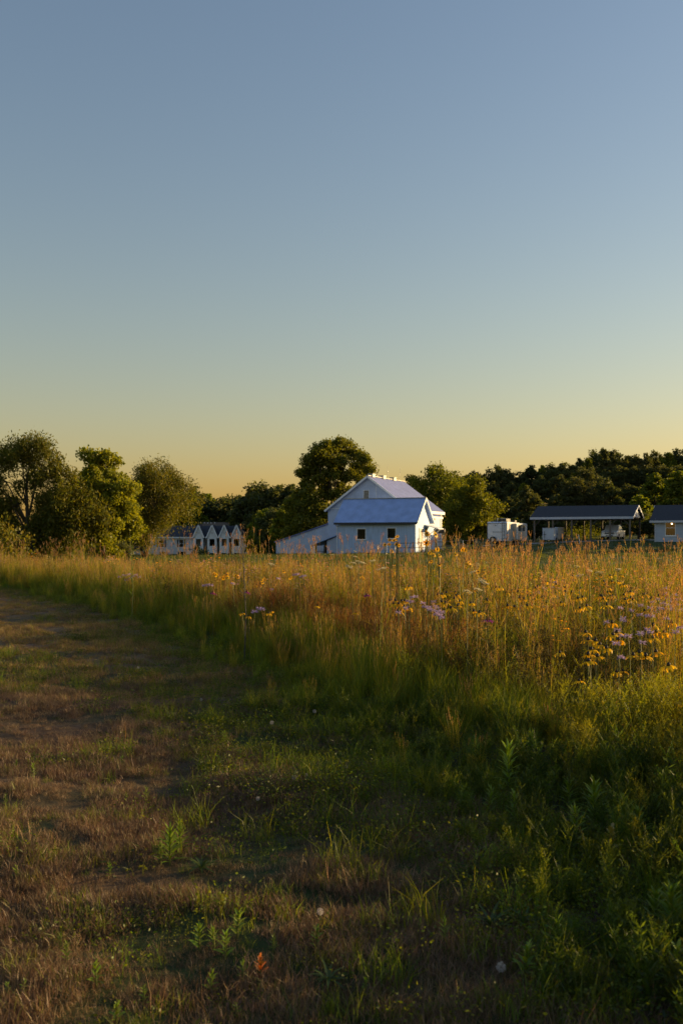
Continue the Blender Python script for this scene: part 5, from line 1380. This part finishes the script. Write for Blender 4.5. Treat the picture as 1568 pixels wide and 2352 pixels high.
# ------------------------------------------------------------------ single flowers and plants
FR = random.Random(77)
def one_mesh(name, parts, mat, colored=False):
    v, q, c = merge(parts)
    return np_mesh(name, v, q, cols=c if colored else None, mats=[mat])
def stem_mesh(h, bend, r=0.004, name='stem'):
    q = MB().tube([(0, 0, -0.03), (bend * 0.15, 0, h * 0.4), (bend * 0.5, 0, h * 0.75), (bend, 0, h)], [r * 1.3, r * 1.1, r, r * 0.8], 4)
    me = bpy.data.meshes.new(name); me.from_pydata([tuple(p) for p in q.v], [], q.f); me.materials.append(STEM)
    return me
STEMS = [stem_mesh(1.0, b) for b in (-0.06, 0.0, 0.05)]
def petal_ring(seed, n, L, w, droop, start=0.008):
    """separate strap petals hanging from a ring, each a folded strip"""
    rng = np.random.default_rng(seed); V = []; Q = []
    for k in range(n):
        a = 2 * math.pi * k / n + rng.normal(0, 0.12); l = L * rng.uniform(0.8, 1.15); dr = droop * rng.uniform(0.8, 1.2)
        o = np.array([math.cos(a), math.sin(a), 0]); s = np.array([-math.sin(a), math.cos(a), 0])
        p = o * start; ang = 0.1; base = len(V)
        for i, ww in enumerate((0.35, 1.0, 0.95, 0.4)):
            V += [p - s * w * ww / 2, p + s * w * ww / 2]
            st = l / 3; p = p + st * (o * math.cos(ang) - np.array([0, 0, 1]) * math.sin(ang)); ang += dr / 3
        Q += [(base + 2 * i, base + 2 * i + 1, base + 2 * i + 3, base + 2 * i + 2) for i in range(3)]
    return V, Q
def solid_cone(r, h, mat, name='cone'):
    q = MB().tube([(0, 0, -0.006), (0, 0, 0.002), (0, 0, h * 0.45), (0, 0, h * 0.8), (0, 0, h)], [r * 0.5, r, r * 0.95, r * 0.6, r * 0.15], 8)
    me = bpy.data.meshes.new(name); me.from_pydata([tuple(p) for p in q.v], [], q.f); me.materials.append(mat)
    for p in me.polygons: p.use_smooth = True
    return me
PET = [np_mesh('ray_petals', *petal_ring(s, n, 0.052, 0.016, d), mats=[PETAL_Y]) for s, n, d in ((1, 9, 1.5), (2, 8, 1.9), (3, 10, 1.2))]
CONEM = solid_cone(0.015, 0.030, CONE)
SUNP = [np_mesh('ray_petals', *petal_ring(s, 14, 0.040, 0.014, 0.25), mats=[PETAL_Y]) for s in (4, 5)]
SUND = solid_cone(0.016, 0.010, leafy('brown_disc', (0.12, 0.06, 0.015), trans=0.1), 'disc')
MAGP = np_mesh('ray_petals', *petal_ring(6, 13, 0.048, 0.013, 0.9), mats=[PETAL_M])
MAGC = solid_cone(0.018, 0.022, leafy('rust_cone', (0.16, 0.05, 0.02), trans=0.05))
def bergamot_head(seed):
    rng = np.random.default_rng(seed); n = 46
    a = rng.uniform(0, 6.28, n)
    D = np.stack([np.cos(a), np.sin(a), rng.uniform(-0.35, 0.75, n)], 1)
    P = unit(D) * 0.006
    v, q, c = cards(rng, P, D, 0.034, 0.006, np.ones((n, 3)))
    return np_mesh('flower_head', v, q, mats=[PETAL_L])
BERG = [bergamot_head(k) for k in (1, 2, 3)]
def umbel(seed, r=0.055):
    rng = np.random.default_rng(seed); parts = []
    for k in range(26):
        rad = r * math.sqrt(rng.random()); a = rng.uniform(0, 6.28)
        c = np.array([rad * math.cos(a), rad * math.sin(a), 0.012 - 2.5 * rad * rad + rng.normal(0, 0.003)])
        m = 7; D = rng.normal(size=(m, 3)) * np.array([1, 1, 0.35])
        parts.append(cards(rng, np.repeat(c[None], m, 0), D, 0.012, 0.010, np.ones((m, 3))))
    return one_mesh('umbel', parts, PETAL_W)
UMB = [umbel(k) for k in (1, 2, 3)]
def umbel_rays(r=0.05):
    q = MB()
    for k in range(10):
        a = 6.28 * k / 10
        q.bar((0, 0, -0.045), (r * 0.8 * math.cos(a), r * 0.8 * math.sin(a), 0.0), 0.002)
    me = bpy.data.meshes.new('umbel_rays'); me.from_pydata([tuple(p) for p in q.v], [], q.f); me.materials.append(STEM)
    return me
RAYS = umbel_rays()

def flower(kind, dx_, dy_, label, group=None, zt=None, s=1.0, d=None):
    """a flower whose head stands at this place of the photograph"""
    dd = d
    if dd is None:
        z = zt
        dd = (CAM_H - z) * F / max(dy_ - HOR, 18.0)
    p = px(dx_, dy_, dd)
    g = gz(p.x, p.y); h = p.z - g
    nm, cat = {'cone': ('yellow_coneflower', 'flower'), 'sun': ('wild_sunflower', 'flower'), 'berg': ('wild_bergamot', 'flower'), 'lace': ('cream_umbel_flower', 'flower'), 'mag': ('purple_coneflower', 'flower')}[kind]
    i = FR.randrange(3); bend = (-0.06, 0.0, 0.05)[i] * h
    rot = FR.uniform(0, 6.28)
    t = thing(nm, label, cat, (p.x - bend * math.cos(rot), p.y - bend * math.sin(rot), g), rot, group)
    st = bpy.data.objects.new('stem', STEMS[i]); link(st, t); st.scale = (h, 1.0, h)
    def put(name, me, dz=0.0, sc=1.0, tilt=0.0):
        o = bpy.data.objects.new(name, me); link(o, t); o.location = (bend, 0, h + dz); o.scale = (sc, sc, sc)
        o.rotation_euler = (FR.uniform(-tilt, tilt), FR.uniform(-tilt, tilt), FR.uniform(0, 6.28)); return o
    if kind == 'cone': put('ray_petals', PET[FR.randrange(3)], 0, s, 0.15); put('cone', CONEM, 0, s * 0.72, 0.1)
    elif kind == 'sun':
        a = put('ray_petals', SUNP[FR.randrange(2)], 0, s); a.rotation_euler = (math.radians(FR.uniform(40, 80)), 0, FR.uniform(-0.9, 0.9) - rot)
        b = put('disc', SUND, 0, s); b.rotation_euler = a.rotation_euler
    elif kind == 'berg': put('flower_head', BERG[FR.randrange(3)], 0, s, 0.25)
    elif kind == 'lace': put('umbel', UMB[FR.randrange(3)], 0, s, 0.35); put('umbel_rays', RAYS, 0, s, 0.05)
    elif kind == 'mag': put('ray_petals', MAGP, 0, s, 0.2); put('cone', MAGC, 0, s, 0.1)
    return t

def A(z): return (1129 + 0.28 * z[0], 1285.7 + 0.28 * z[1])
def B(z): return (846.7 + 0.18 * z[0], 1223 + 0.18 * z[1])
def Cc(z): return (439 + 0.28 * z[0], 1223 + 0.28 * z[1])
yA = [(222,240),(295,235),(285,265),(360,235),(375,225),(485,155),(570,145),(480,195),(530,205),(575,180),(600,200),(668,175),(640,230),(603,265),(655,270),(460,275),(488,280),(430,260),(370,280),(325,300),(352,325),(228,315),(262,325),(410,310),(130,380),(187,390),(290,380),(330,375),(568,355),(705,320),(730,240),(450,355),(415,395)]
yA2 = [(985,180),(1030,180),(950,230),(920,180),(895,300),(945,375),(1093,330),(1250,290),(1310,320),(1370,300)]
yA3 = [(985,520),(1320,540),(1475,520),(1350,595),(1412,600),(1320,645),(995,620),(1040,660),(1025,600),(1210,765),(1262,790),(1345,760),(1160,785),(1450,870)]
yA4 = [(850,670),(885,700),(815,740),(790,660),(790,780),(868,797),(795,835),(940,730),(770,600)]
def zc_(y):   # height of the flower layer: lower in the front row
    return float(np.interp(y, (1290, 1330, 1400, 1460, 1520, 1570), (1.06, 0.98, 0.87, 0.79, 0.68, 0.56)))
for z in yA:
    q = A(z); flower('cone', *q, 'drooping yellow coneflower in the large cluster near the middle of the right half', 'large coneflower cluster', zc_(q[1]), 1.52)
for z in yA2:
    q = A(z); flower('cone', *q, 'yellow coneflower scattered above the lavender bergamot patch', 'coneflowers above the bergamot', zc_(q[1]), 1.59)
for z in yA3:
    q = A(z); flower('cone', *q, 'yellow coneflower standing among the lavender bergamot by the right edge', 'coneflowers among the bergamot', zc_(q[1]), 1.46)
for z in yA4:
    q = A(z); flower('cone', *q, 'yellow coneflower in the low tight bunch left of the bergamot', 'low coneflower bunch', zc_(q[1]), 1.46)
for k in range(70):
    dx_ = FR.uniform(1040, 1480); dy_ = FR.uniform(1312, 1395) + (dx_ - 1250) * 0.05
    flower('cone', dx_, dy_, 'yellow coneflower dotted thinly between the cream umbels and the bergamot', 'coneflowers dotted through the right half', zc_(dy_) + FR.uniform(-0.05, 0.05), FR.uniform(1.1, 1.5))
flower('cone', *A((558, 765)), 'single low yellow coneflower left of the tight bunch', None, 0.56, 1.2)
flower('cone', *A((718, 995)), 'lowest yellow coneflower with wide drooping petals', None, 0.48, 1.1)
for z in ((1025, 925), (1075, 915)):
    flower('cone', *A(z), 'one of two low yellow coneflowers below the bergamot', 'low coneflower pair', 0.52, 1.15)
for z in [(1420,235),(1418,280),(1360,325),(1320,350),(1445,315),(1500,325),(1300,395),(1435,370),(1475,380),(1393,410),(1490,405),(1335,430),(1280,465),(1310,465),(1430,485),(1550,415),(1220,378),(1530,370),(1215,455),(1510,595),(1545,560),(1500,290),(1465,345),(1400,360),(1550,330),(1375,400),(1455,410)]:
    q = A(z); flower('berg', *q, 'lavender bergamot bloom in the dense patch at the right edge', 'dense bergamot patch', zc_(q[1]), 1.12)
for z in [(1055,398),(1148,420),(1075,480),(1080,505),(940,515),(1220,610),(1300,600),(1235,683),(1075,630),(1120,628),(1020,690),(1060,805),(1280,575),(1030,580)]:
    q = A(z); flower('berg', *q, 'lavender bergamot bloom on the thin left side of its patch', 'thin bergamot fringe', zc_(q[1]), 1.08)
for z in ((520,185),(430,235),(495,230),(380,270),(560,240)):
    q = A(z); flower('berg', *q, 'lavender bloom mixed into the large coneflower cluster', 'bergamot in the coneflowers', zc_(q[1]), 1.08)
for z in [(265,875),(310,915),(420,880),(460,875),(380,915),(450,955),(505,965),(370,1010),(290,870),(340,875)]:
    q = B(z); flower('cone', *q, 'yellow coneflower in the small cluster under the white outbuilding', 'coneflowers under the outbuilding', zc_(q[1]), 1.52)
for z in [(930,890),(975,905),(880,800),(1045,970),(1135,935),(990,780),(935,795),(1090,845),(1340,1010),(1410,1025)]:
    q = B(z); flower('cone', *q, 'yellow coneflower in the loose string right of the pale bergamot', 'loose coneflower string', zc_(q[1]), 1.52)
flower('cone', *B((510, 695)), 'lone yellow coneflower above the small cluster', None, 1.08, 1.3)
for z in [(690,905),(715,960),(780,990),(850,945),(870,975),(890,1010),(930,1025),(830,890),(760,960),(820,1000),(860,1040),(905,1060),(930,1090)]:
    q = B(z); flower('berg', *q, 'pale lavender bergamot in the patch below the tall sunflower stalk', 'middle bergamot patch', zc_(q[1]), 1.08)
for z in [(555,830),(500,880),(545,890),(375,1025),(470,970),(600,820)]:
    q = B(z); flower('berg', *q, 'violet bloom beside the small coneflower cluster', 'violet blooms', zc_(q[1]), 1.08)
# cream umbels
lace = [(B(z), 1.22) for z in ((215,280),(45,365),(165,470),(1455,290),(1490,385),(1385,410),(1340,425),(1320,515),(1430,605),(1450,630),(1490,660),(1390,735),(1255,765))]
for (q, z) in lace[:3]: flower('lace', *q, 'cream flat umbel standing against the outbuilding wall', 'umbels by the outbuilding', z + 0.1, 1.0)
for (q, z) in lace[3:8]: flower('lace', *q, 'cream flat umbel in the upper bunch left of the camper', 'upper umbel bunch', z, 1.0)
for (q, z) in lace[8:]: flower('lace', *q, 'cream umbel low among the yellow flowers right of centre', 'low umbels', z - 0.08, 0.9)
for z in ((518,835),(525,890),(505,950),(555,935),(465,985),(590,950),(300,870),(690,930),(395,840)):
    flower('lace', 690 + .24 * z[0], 1066 + .24 * z[1], 'cream umbel in the group below the small basement window', 'umbels below the basement window', 1.3, 0.95)
flower('lace', 623, 1297, 'single round cream umbel left of the shed grass', None, 1.2, 1.15)
for z in ((850,970),(935,1000),(1410,915),(1130,990),(1085, 910),(1005,1010),(870,1030)):
    flower('lace', 1035 + .34 * z[0], 972 + .34 * z[1], 'cream umbel above the coneflowers in front of the carport lawn', 'umbels before the carport', 1.18, 1.0)
# tall yellow sunflowers rising to the barn
for q, lab in (((981, 1225), 'top left'), ((1001, 1228), 'top right'), ((979, 1247), 'third highest')):
    flower('sun', *q, lab + ' yellow sunflower head on the tall stalk by the outbuilding corner', None, d=14.0, s=1.15)
for q in ((1004, 1262), (996, 1275), (1010, 1276), (987, 1270), (990, 1290), (1009, 1297)):
    flower('sun', *q, 'smaller yellow sunflower lower on the tall stalk by the outbuilding corner', 'lower heads of the tall stalk', d=14.0, s=0.8)
for q in ((912, 1232), (904, 1241), (895, 1240), (916, 1253), (884, 1251), (894, 1250), (910, 1250), (901, 1266), (909, 1239)):
    flower('sun', *q, 'small yellow sunflower against the white outbuilding wall', 'sunflowers against the outbuilding', d=15.0, s=0.72)
for q in ((1062, 1262), (1068, 1263), (1047, 1273)):
    flower('sun', *q, 'yellow sunflower in the trio before the rail fence', 'sunflower trio', d=15.0, s=0.85)
for q in ((1072, 1296), (1078, 1293), (1070, 1302), (1081, 1300), (1098, 1313), (1112, 1316)):
    flower('sun', *q, 'yellow sunflower in the bunch left of the cream umbels', 'sunflower bunch', d=15.5, s=0.8)
for z in ((185,340),(205,350),(280,350),(265,375),(300,370),(365,355),(385,365),(345,415),(295,345),(250,368)):
    flower('sun', *Cc(z), 'orange yellow sunflower in the far patch left of centre', 'far sunflower patch', d=20.0, s=1.0)
for z in ((585,412),(600,385),(525,440),(760,322),(1410,380),(985,350),(815,375),(1400,370)):
    flower('sun', *Cc(z), 'yellow sunflower dotted across the middle of the meadow', 'sunflowers across the middle', d=18.0, s=0.9)
for z in ((420,665),(470,690),(635,665),(655,650),(1030,605),(1375,515),(1345,660)):
    q = Cc(z); flower('cone', *q, 'small orange coneflower low in the red brown grass', 'coneflowers in red brown grass', 0.66, 1.1)
for z in ((120,435),(165,435),(340,420),(105,440),(140,430)):
    flower('berg', *Cc(z), 'lavender bloom in the far patch left of centre', 'far lavender blooms', d=18.0, s=1.2)
for z in ((555,625),(580,630),(520,655)):
    flower('berg', *Cc(z), 'lavender bloom in the small trio in the left middle', 'lavender trio', 0.62, 1.4)
for z in ((715,380),(850,350),(925,360),(660,470),(870,345),(900,365)):
    flower('berg', *Cc(z), 'pale lavender bloom before the low shed', 'pale blooms before the shed', d=17.5, s=1.2)
for dx_, dy_ in ((285, 1322), (295, 1320), (305, 1324), (312, 1321), (275, 1326), (300, 1329), (320, 1326), (290, 1332)):
    flower('berg', dx_, dy_, 'pale lavender bloom in the far left patch below the maple', 'far left lavender patch', d=26.0, s=1.7)
flower('mag', 1121, 1424, 'magenta coneflower alone in the green middle of the meadow', None, 0.80, 1.5)
flower('mag', 842, 1367, 'small magenta coneflower among grasses left of centre', None, 0.82, 1.4)
flower('mag', 489, 1362, 'dark magenta coneflower in the left middle', None, 0.82, 1.4)
flower('mag', 567, 1360, 'dark magenta coneflower beside the tall bare stalk', None, 0.82, 1.4)

# dandelion seed heads on the path
def fluff(seed):
    rng = np.random.default_rng(seed); n = 150
    D = unit(rng.normal(size=(n, 3)))
    v, q, c = cards(rng, D * 0.004, D, 0.016, 0.0012, np.ones((n, 3)))
    t = cards(rng, np.repeat(D * 0.015, 3, 0), np.repeat(D, 3, 0) * 0.6 + rng.normal(0, 0.7, (n * 3, 3)), 0.006, 0.0016, np.ones((n * 3, 3)))
    return one_mesh('seed_head', [(v, q, c), t], FLUFF)
FL = [fluff(1), fluff(2)]
for dx_, dy_, h_, s_, lab in ((1150, 2222, 0.05, 1.15, 'round dandelion seed head near the bottom edge of the path'), (676, 1787, 0.10, 1.1, 'tallest dandelion clock in the middle of the weedy path'), (703, 1781, 0.08, 0.85, 'smaller dandelion clock beside the tallest one'), (624, 1660, 0.09, 1.0, 'far dandelion clock left of the meadow foot'), (722, 1634, 0.11, 1.0, 'dandelion clock against the foot of the tall grass'), (735, 2095, 0.06, 0.9, 'faded dandelion clock in brown grass right of the leafy shoots'), (462, 1607, 0.08, 0.9, 'small pale dandelion clock on the left of the path'), (317, 1534, 0.09, 1.0, 'tiny far dandelion clock on the bare strip'), (795, 1761, 0.06, 0.75, 'low dandelion clock right of the pair'), (592, 1835, 0.05, 0.8, 'low half blown dandelion clock left of the pair')):
    dd = (CAM_H - h_) * F / (dy_ - HOR)
    p = px(dx_, dy_, dd); g = gz(p.x, p.y); h = p.z - g
    t = thing('dandelion_clock', lab, 'dandelion', (p.x, p.y, g), FR.uniform(0, 6), 'dandelion clocks on the path')
    st = bpy.data.objects.new('stem', STEMS[1]); link(st, t); st.scale = (0.5, 0.5, h)
    hd = bpy.data.objects.new('seed_head', FL[FR.randrange(2)]); link(hd, t); hd.location = (0, 0, h); hd.scale = (s_ * 0.9,) * 3

# leafy weeds on the path and at the meadow's foot: stem plus single leaves
def leaf_mesh(L, w, mat, lobed=False, curl=0.25):
    n = 6; V = []; Q = []
    for i in range(n + 1):
        t = i / n
        ww = w * (math.sin(math.pi * min(1, t * 0.92 + 0.06)) ** 0.8) * 0.5
        if lobed: ww *= (1.35 if i % 2 else 0.55)
        if i == n: ww = 0.0004
        z = -curl * L * t * t; x = L * t
        V += [(x, -ww, z + ww * 0.35), (x, 0, z), (x, ww, z + ww * 0.35)]
    for i in range(n):
        a = i * 3; Q += [(a, a + 1, a + 4, a + 3), (a + 1, a + 2, a + 5, a + 4)]
    return np_mesh('leaf', V, Q, mats=[mat], smooth=True)
LF = {'narrow': leaf_mesh(1.0, 0.15, WEED), 'broad': leaf_mesh(1.0, 0.30, WEED), 'lobed': leaf_mesh(1.0, 0.55, WEED, True), 'yellow': leaf_mesh(1.0, 0.55, WEEDY, True), 'orange': leaf_mesh(1.0, 0.45, WEEDO, True, 0.1), 'gold': leaf_mesh(1.0, 0.26, WEEDY)}
SILVERG = leafy('grey_green_leaf', (0.075, 0.110, 0.032), trans=0.35, gloss=0.02, hue=0.01, val=0.15, tcol=(1.1, 1.1, 0.8), rough=0.35)
LF['grey'] = leaf_mesh(1.0, 0.13, SILVERG, curl=0.6)
def leafy_shoot(dx_, ybase, ytip, label, style='narrow', n=26, group=None, split=True, lean=0.0):
    dd = CAM_H * F / (ybase - HOR)
    x, y = xs(dx_, dd), dd
    g = gz(x, y)
    dd = (CAM_H - g) * F / (ybase - HOR); x, y = xs(dx_, dd), dd; g = gz(x, y)
    h = max((ybase - ytip) / F * dd * (1.1 if dx_ > 1000 else 1.0), 0.06)
    t = thing('leafy_weed', label, 'weed', (x, y, g), FR.uniform(0, 6.28), group)
    rosette = style in ('grey',)
    sh = h * (0.35 if rosette else 0.86)
    n = int(n * 1.5) if rosette else n
    q = MB().tube([(0, 0, -0.02), (lean * 0.3, 0, sh * 0.5), (lean, 0, sh)], [0.0045, 0.004, 0.0025], 5)
    q.build('stem', STEM, t)
    me = LF[style]; acc = []
    n = int(n * (1.5 if style == 'narrow' else 1.15))
    for k in range(n):
        u = (k + 0.5) / n
        zz = sh * (0.08 + 0.92 * u ** 0.8)
        L = (h * (0.42 - 0.18 * u) if not rosette else h * FR.uniform(0.8, 1.2)) * FR.uniform(0.8, 1.2)
        L = min(L, 0.10) if style in ('narrow', 'gold') else min(L, 0.2)
        el = math.radians(FR.uniform(15, 40) + 45 * u) if not rosette else math.radians(FR.uniform(25, 75))
        az = k * 2.4 + FR.uniform(-0.3, 0.3)
        M = Matrix.Translation((lean * zz / max(sh, 1e-3), 0, zz)) @ Matrix.Rotation(az, 4, 'Z') @ Matrix.Rotation(-el, 4, 'Y') @ Matrix.Diagonal((L, L, L, 1))
        if split:
            o = bpy.data.objects.new('leaf', me); link(o, t); o.matrix_local = M
        else: acc.append(M)
    if acc:
        co = np.array([v.co[:] for v in me.vertices]); V = []; Q = []
        fq = np.array([p.vertices[:] for p in me.polygons])
        for k, M in enumerate(acc):
            R_ = np.array(M.to_3x3()); V.append(co @ R_.T + np.array(M.translation)); Q.append(fq + k * len(co))
        link(bpy.data.objects.new('foliage', np_mesh('foliage', np.concatenate(V), np.concatenate(Q), mats=[me.materials[0]], smooth=True)), t)
    return t
def Lz(a, b, c): return (0.5 * a, 1662 + 0.5 * b, 1662 + 0.5 * c)
def Rz(a, b, c): return (784 + 0.5 * a, 1662 + 0.5 * b, 1662 + 0.5 * c)
shoots = [
 (Lz(675, 375, 290), 'small bright upright shoot alone in the brown grass', 'narrow', 20),
 (Lz(780, 660, 475), 'tall dark leafy shoot in the middle of the left path', 'narrow', 38),
 (Lz(825, 600, 448), 'paler leafy shoot right behind the tall dark one', 'narrow', 30),
 (Lz(740, 660, 560), 'short leafy shoot at the foot of the tall dark one', 'narrow', 20),
 (Lz(1090, 990, 850), 'broad leaved shoot with pale underside above the leafy bunch', 'broad', 16),
 (Lz(915, 1055, 925), 'left shoot of the leafy bunch in the lower middle', 'broad', 18),
 (Lz(1035, 1100, 960), 'right shoot of the leafy bunch in the lower middle', 'broad', 20),
 (Lz(985, 1050, 935), 'middle shoot of the leafy bunch in the lower middle', 'narrow', 22),
 (Lz(305, 1110, 1005), 'slender sunlit shoot in the left foreground', 'narrow', 20),
 (Lz(275, 1040, 955), 'slender shoot behind the sunlit one in the left foreground', 'narrow', 16),
 (Lz(445, 1210, 1085), 'leafy shoot left of the mown hump in the foreground', 'broad', 16),
 (Lz(1115, 1190, 1090), 'bright shoot just left of the orange leaved plant', 'broad', 16),
 (Lz(962, 1245, 1130), 'shoot with yellowing lower leaves right of the mown hump', 'broad', 18),
 (Lz(660, 1295, 1210), 'compact green shoot on the bottom mown hump', 'broad', 14),
 (Lz(535, 1385, 1275), 'wide green shoot at the bottom edge', 'lobed', 12),
 (Lz(1200, 1195, 1068), 'orange and red leaved plant in the foreground', 'orange', 14),
 (Lz(1452, 1040, 925), 'drooping green shoot right of the faded dandelion', 'broad', 16),
 (Lz(1510, 1210, 1115), 'grey green rosette near the bottom middle', 'grey', 12),
 (Lz(72, 225, 165), 'small shoot at the far left of the weedy band', 'narrow', 16),
 (Lz(155, 265, 190), 'small bright shoot right of the far left one', 'narrow', 16),
 (Lz(25, 390, 325), 'dark shoot at the left edge of the picture', 'narrow', 14),
 (Lz(577, 370, 318), 'tiny shoot left of the bright upright one', 'narrow', 12),
 (Lz(375, 925, 878), 'tiny shoot on the left brown hump', 'narrow', 12),
 (Lz(793, 795, 733), 'tiny shoot below the tall dark one', 'narrow', 12),
 (Lz(505, 715, 640), 'dark low shoot left of the tall dark one', 'broad', 12),
 (Lz(75, 725, 648), 'dark low shoot near the left edge', 'broad', 12),
 (Lz(925, 690, 608), 'grey green drooping shoot right of the tall dark one', 'grey', 14),
 (Lz(1255, 1060, 975), 'green shoot above the orange leaved plant', 'narrow', 18),
 (Lz(648, 1112, 1058), 'small yellow leaved shoot on the mown hump', 'gold', 9),
 (Lz(40, 1260, 1205), 'low sunlit shoot in the bottom left corner', 'broad', 10),
 (Lz(105, 1250, 1205), 'second low sunlit shoot in the bottom left corner', 'broad', 10),
 (Lz(1335, 420, 370), 'low leafy weed below the dandelion pair', 'broad', 12),
 (Lz(1030, 110, 30), 'upright weed at the far side of the weedy band', 'narrow', 16),
 (Lz(560, 210, 150), 'leafy weed clump in the weedy band, left middle', 'broad', 14),
 (Lz(1090, 1360, 1285), 'dark shoot at the bottom edge right of centre', 'broad', 12),
 (Rz(1040, 425, 270), 'left of two tall upright shoots at the meadow foot', 'narrow', 30),
 (Rz(1160, 510, 283), 'right and taller of two upright shoots at the meadow foot', 'narrow', 36),
 (Rz(1362, 565, 393), 'sunlit topped shoot right of the yellow lobed plant', 'narrow', 34),
 (Rz(1240, 645, 498), 'yellow lobed leaf plant at the meadow foot', 'yellow', 11),
 (Rz(1070, 605, 398), 'upright shoot in front of the two tall ones', 'narrow', 30),
 (Rz(765, 330, 110), 'tall pale shoot at the inner edge of the tall grass', 'narrow', 30),
 (Rz(682, 435, 300), 'dark shoot left of the bunched shoots', 'narrow', 24),
 (Rz(792, 485, 335), 'bushy shoot in the middle of the shaded edge', 'narrow', 28),
 (Rz(815, 775, 703), 'small pale shoot standing in brown grass', 'narrow', 14),
 (Rz(355, 965, 897), 'dark shoot left of its twin in the lower right', 'narrow', 16),
 (Rz(470, 1015, 908), 'dark shoot right of its twin in the lower right', 'narrow', 20),
 (Rz(840, 1185, 1018), 'leafy shoot right of the bottom dandelion', 'broad', 22),
 (Rz(1002, 1125, 917), 'slim shoot with tufted top in the lower right', 'narrow', 26),
 (Rz(1525, 1010, 755), 'largest leafy shoot at the right edge', 'narrow', 44),
 (Rz(1535, 1260, 1035), 'bright leafy shoot below the largest one at the right edge', 'broad', 30),
 (Rz(1440, 990, 780), 'leafy shoot just left of the largest one', 'narrow', 30),
 (Rz(490, 385, 298), 'low shoot in the shaded weeds left of the bunch', 'narrow', 18),
 (Rz(1130, 740, 688), 'tufted shoot in the dark lower right', 'narrow', 16),
 (Rz(700, 625, 555), 'green shoot at the end of the brown grass', 'narrow', 16),
 (Rz(968, 770, 712), 'small tufted shoot left of the dark weeds', 'narrow', 14),
 (Rz(1300, 525, 340), 'dark upright shoot behind the yellow lobed plant', 'narrow', 28),
 (Rz(1442, 485, 345), 'thin upright shoot near the right edge', 'narrow', 24),
 (Rz(620, 205, 75), 'upright shoot left of the tall pale one', 'narrow', 22),
 (Rz(862, 205, 48), 'upright shoot right of the tall pale one', 'narrow', 24),
 (Rz(410, 145, 60), 'upright shoot at the far edge of the weedy foot', 'narrow', 18),
 (Rz(690, 960, 870), 'grey green arching leaves in the lower middle right', 'grey', 14),
 (Rz(840, 950, 860), 'grey green arching leaves right of the first pair', 'grey', 12),
 (Rz(1300, 1215, 1150), 'grey leaved plant at the bottom right', 'grey', 10),
 (Rz(110, 1250, 1190), 'broad pale weed at the bottom middle', 'lobed', 10),
]
for (pos, lab, sty, n_) in shoots:
    leafy_shoot(*pos, lab, sty, n_, split=(pos[1] > 1850), lean=FR.uniform(-0.015, 0.015))
# bare dry flower stalk standing up in the left middle, and a pale spire before the apartments
def spire(dx_, ybot, ytop, dd, label, mat, leafs=0, r=0.007):
    x, y = xs(dx_, dd), dd; g = gz(x, y); h = px(0, ytop, dd).z - g
    t = thing('dry_stalk' if not leafs else 'leafy_spire', label, 'plant', (x, y, g))
    MB().tube([(0, 0, -0.05), (0.02, 0, h * 0.35), (-0.01, 0, h * 0.7), (-0.05, 0, h)], [r * 1.4, r * 1.2, r, r * 0.4], 6).build('stem', mat, t)
    if leafs:
        for k in range(leafs):
            u = k / leafs; o = bpy.data.objects.new('leaf', LF['narrow']); link(o, t)
            L = 0.16 * (1 - 0.6 * u); o.matrix_local = Matrix.Translation((0, 0, h * (0.25 + 0.72 * u))) @ Matrix.Rotation(k * 2.4, 4, 'Z') @ Matrix.Rotation(-0.9, 4, 'Y') @ Matrix.Diagonal((L, L, L, 1))
    else:
        for k in range(16):
            u = 0.45 + 0.55 * k / 16; a = k * 2.4; l = 0.09 * (1.5 - u)
            MB().bar((0, 0, h * u), (l * math.cos(a), l * math.sin(a), h * u + l * 0.9), 0.005).build('twig', mat, t)
    return t
spire(561, 1400, 1205, 13.5, 'tall dark dead stalk standing before the apartment porches', WOODD)
spire(303, 1325, 1213, 20.0, 'tall leafy yellow green spire before the dense green tree', STEM, 26)
print('objects', len(bpy.data.objects))
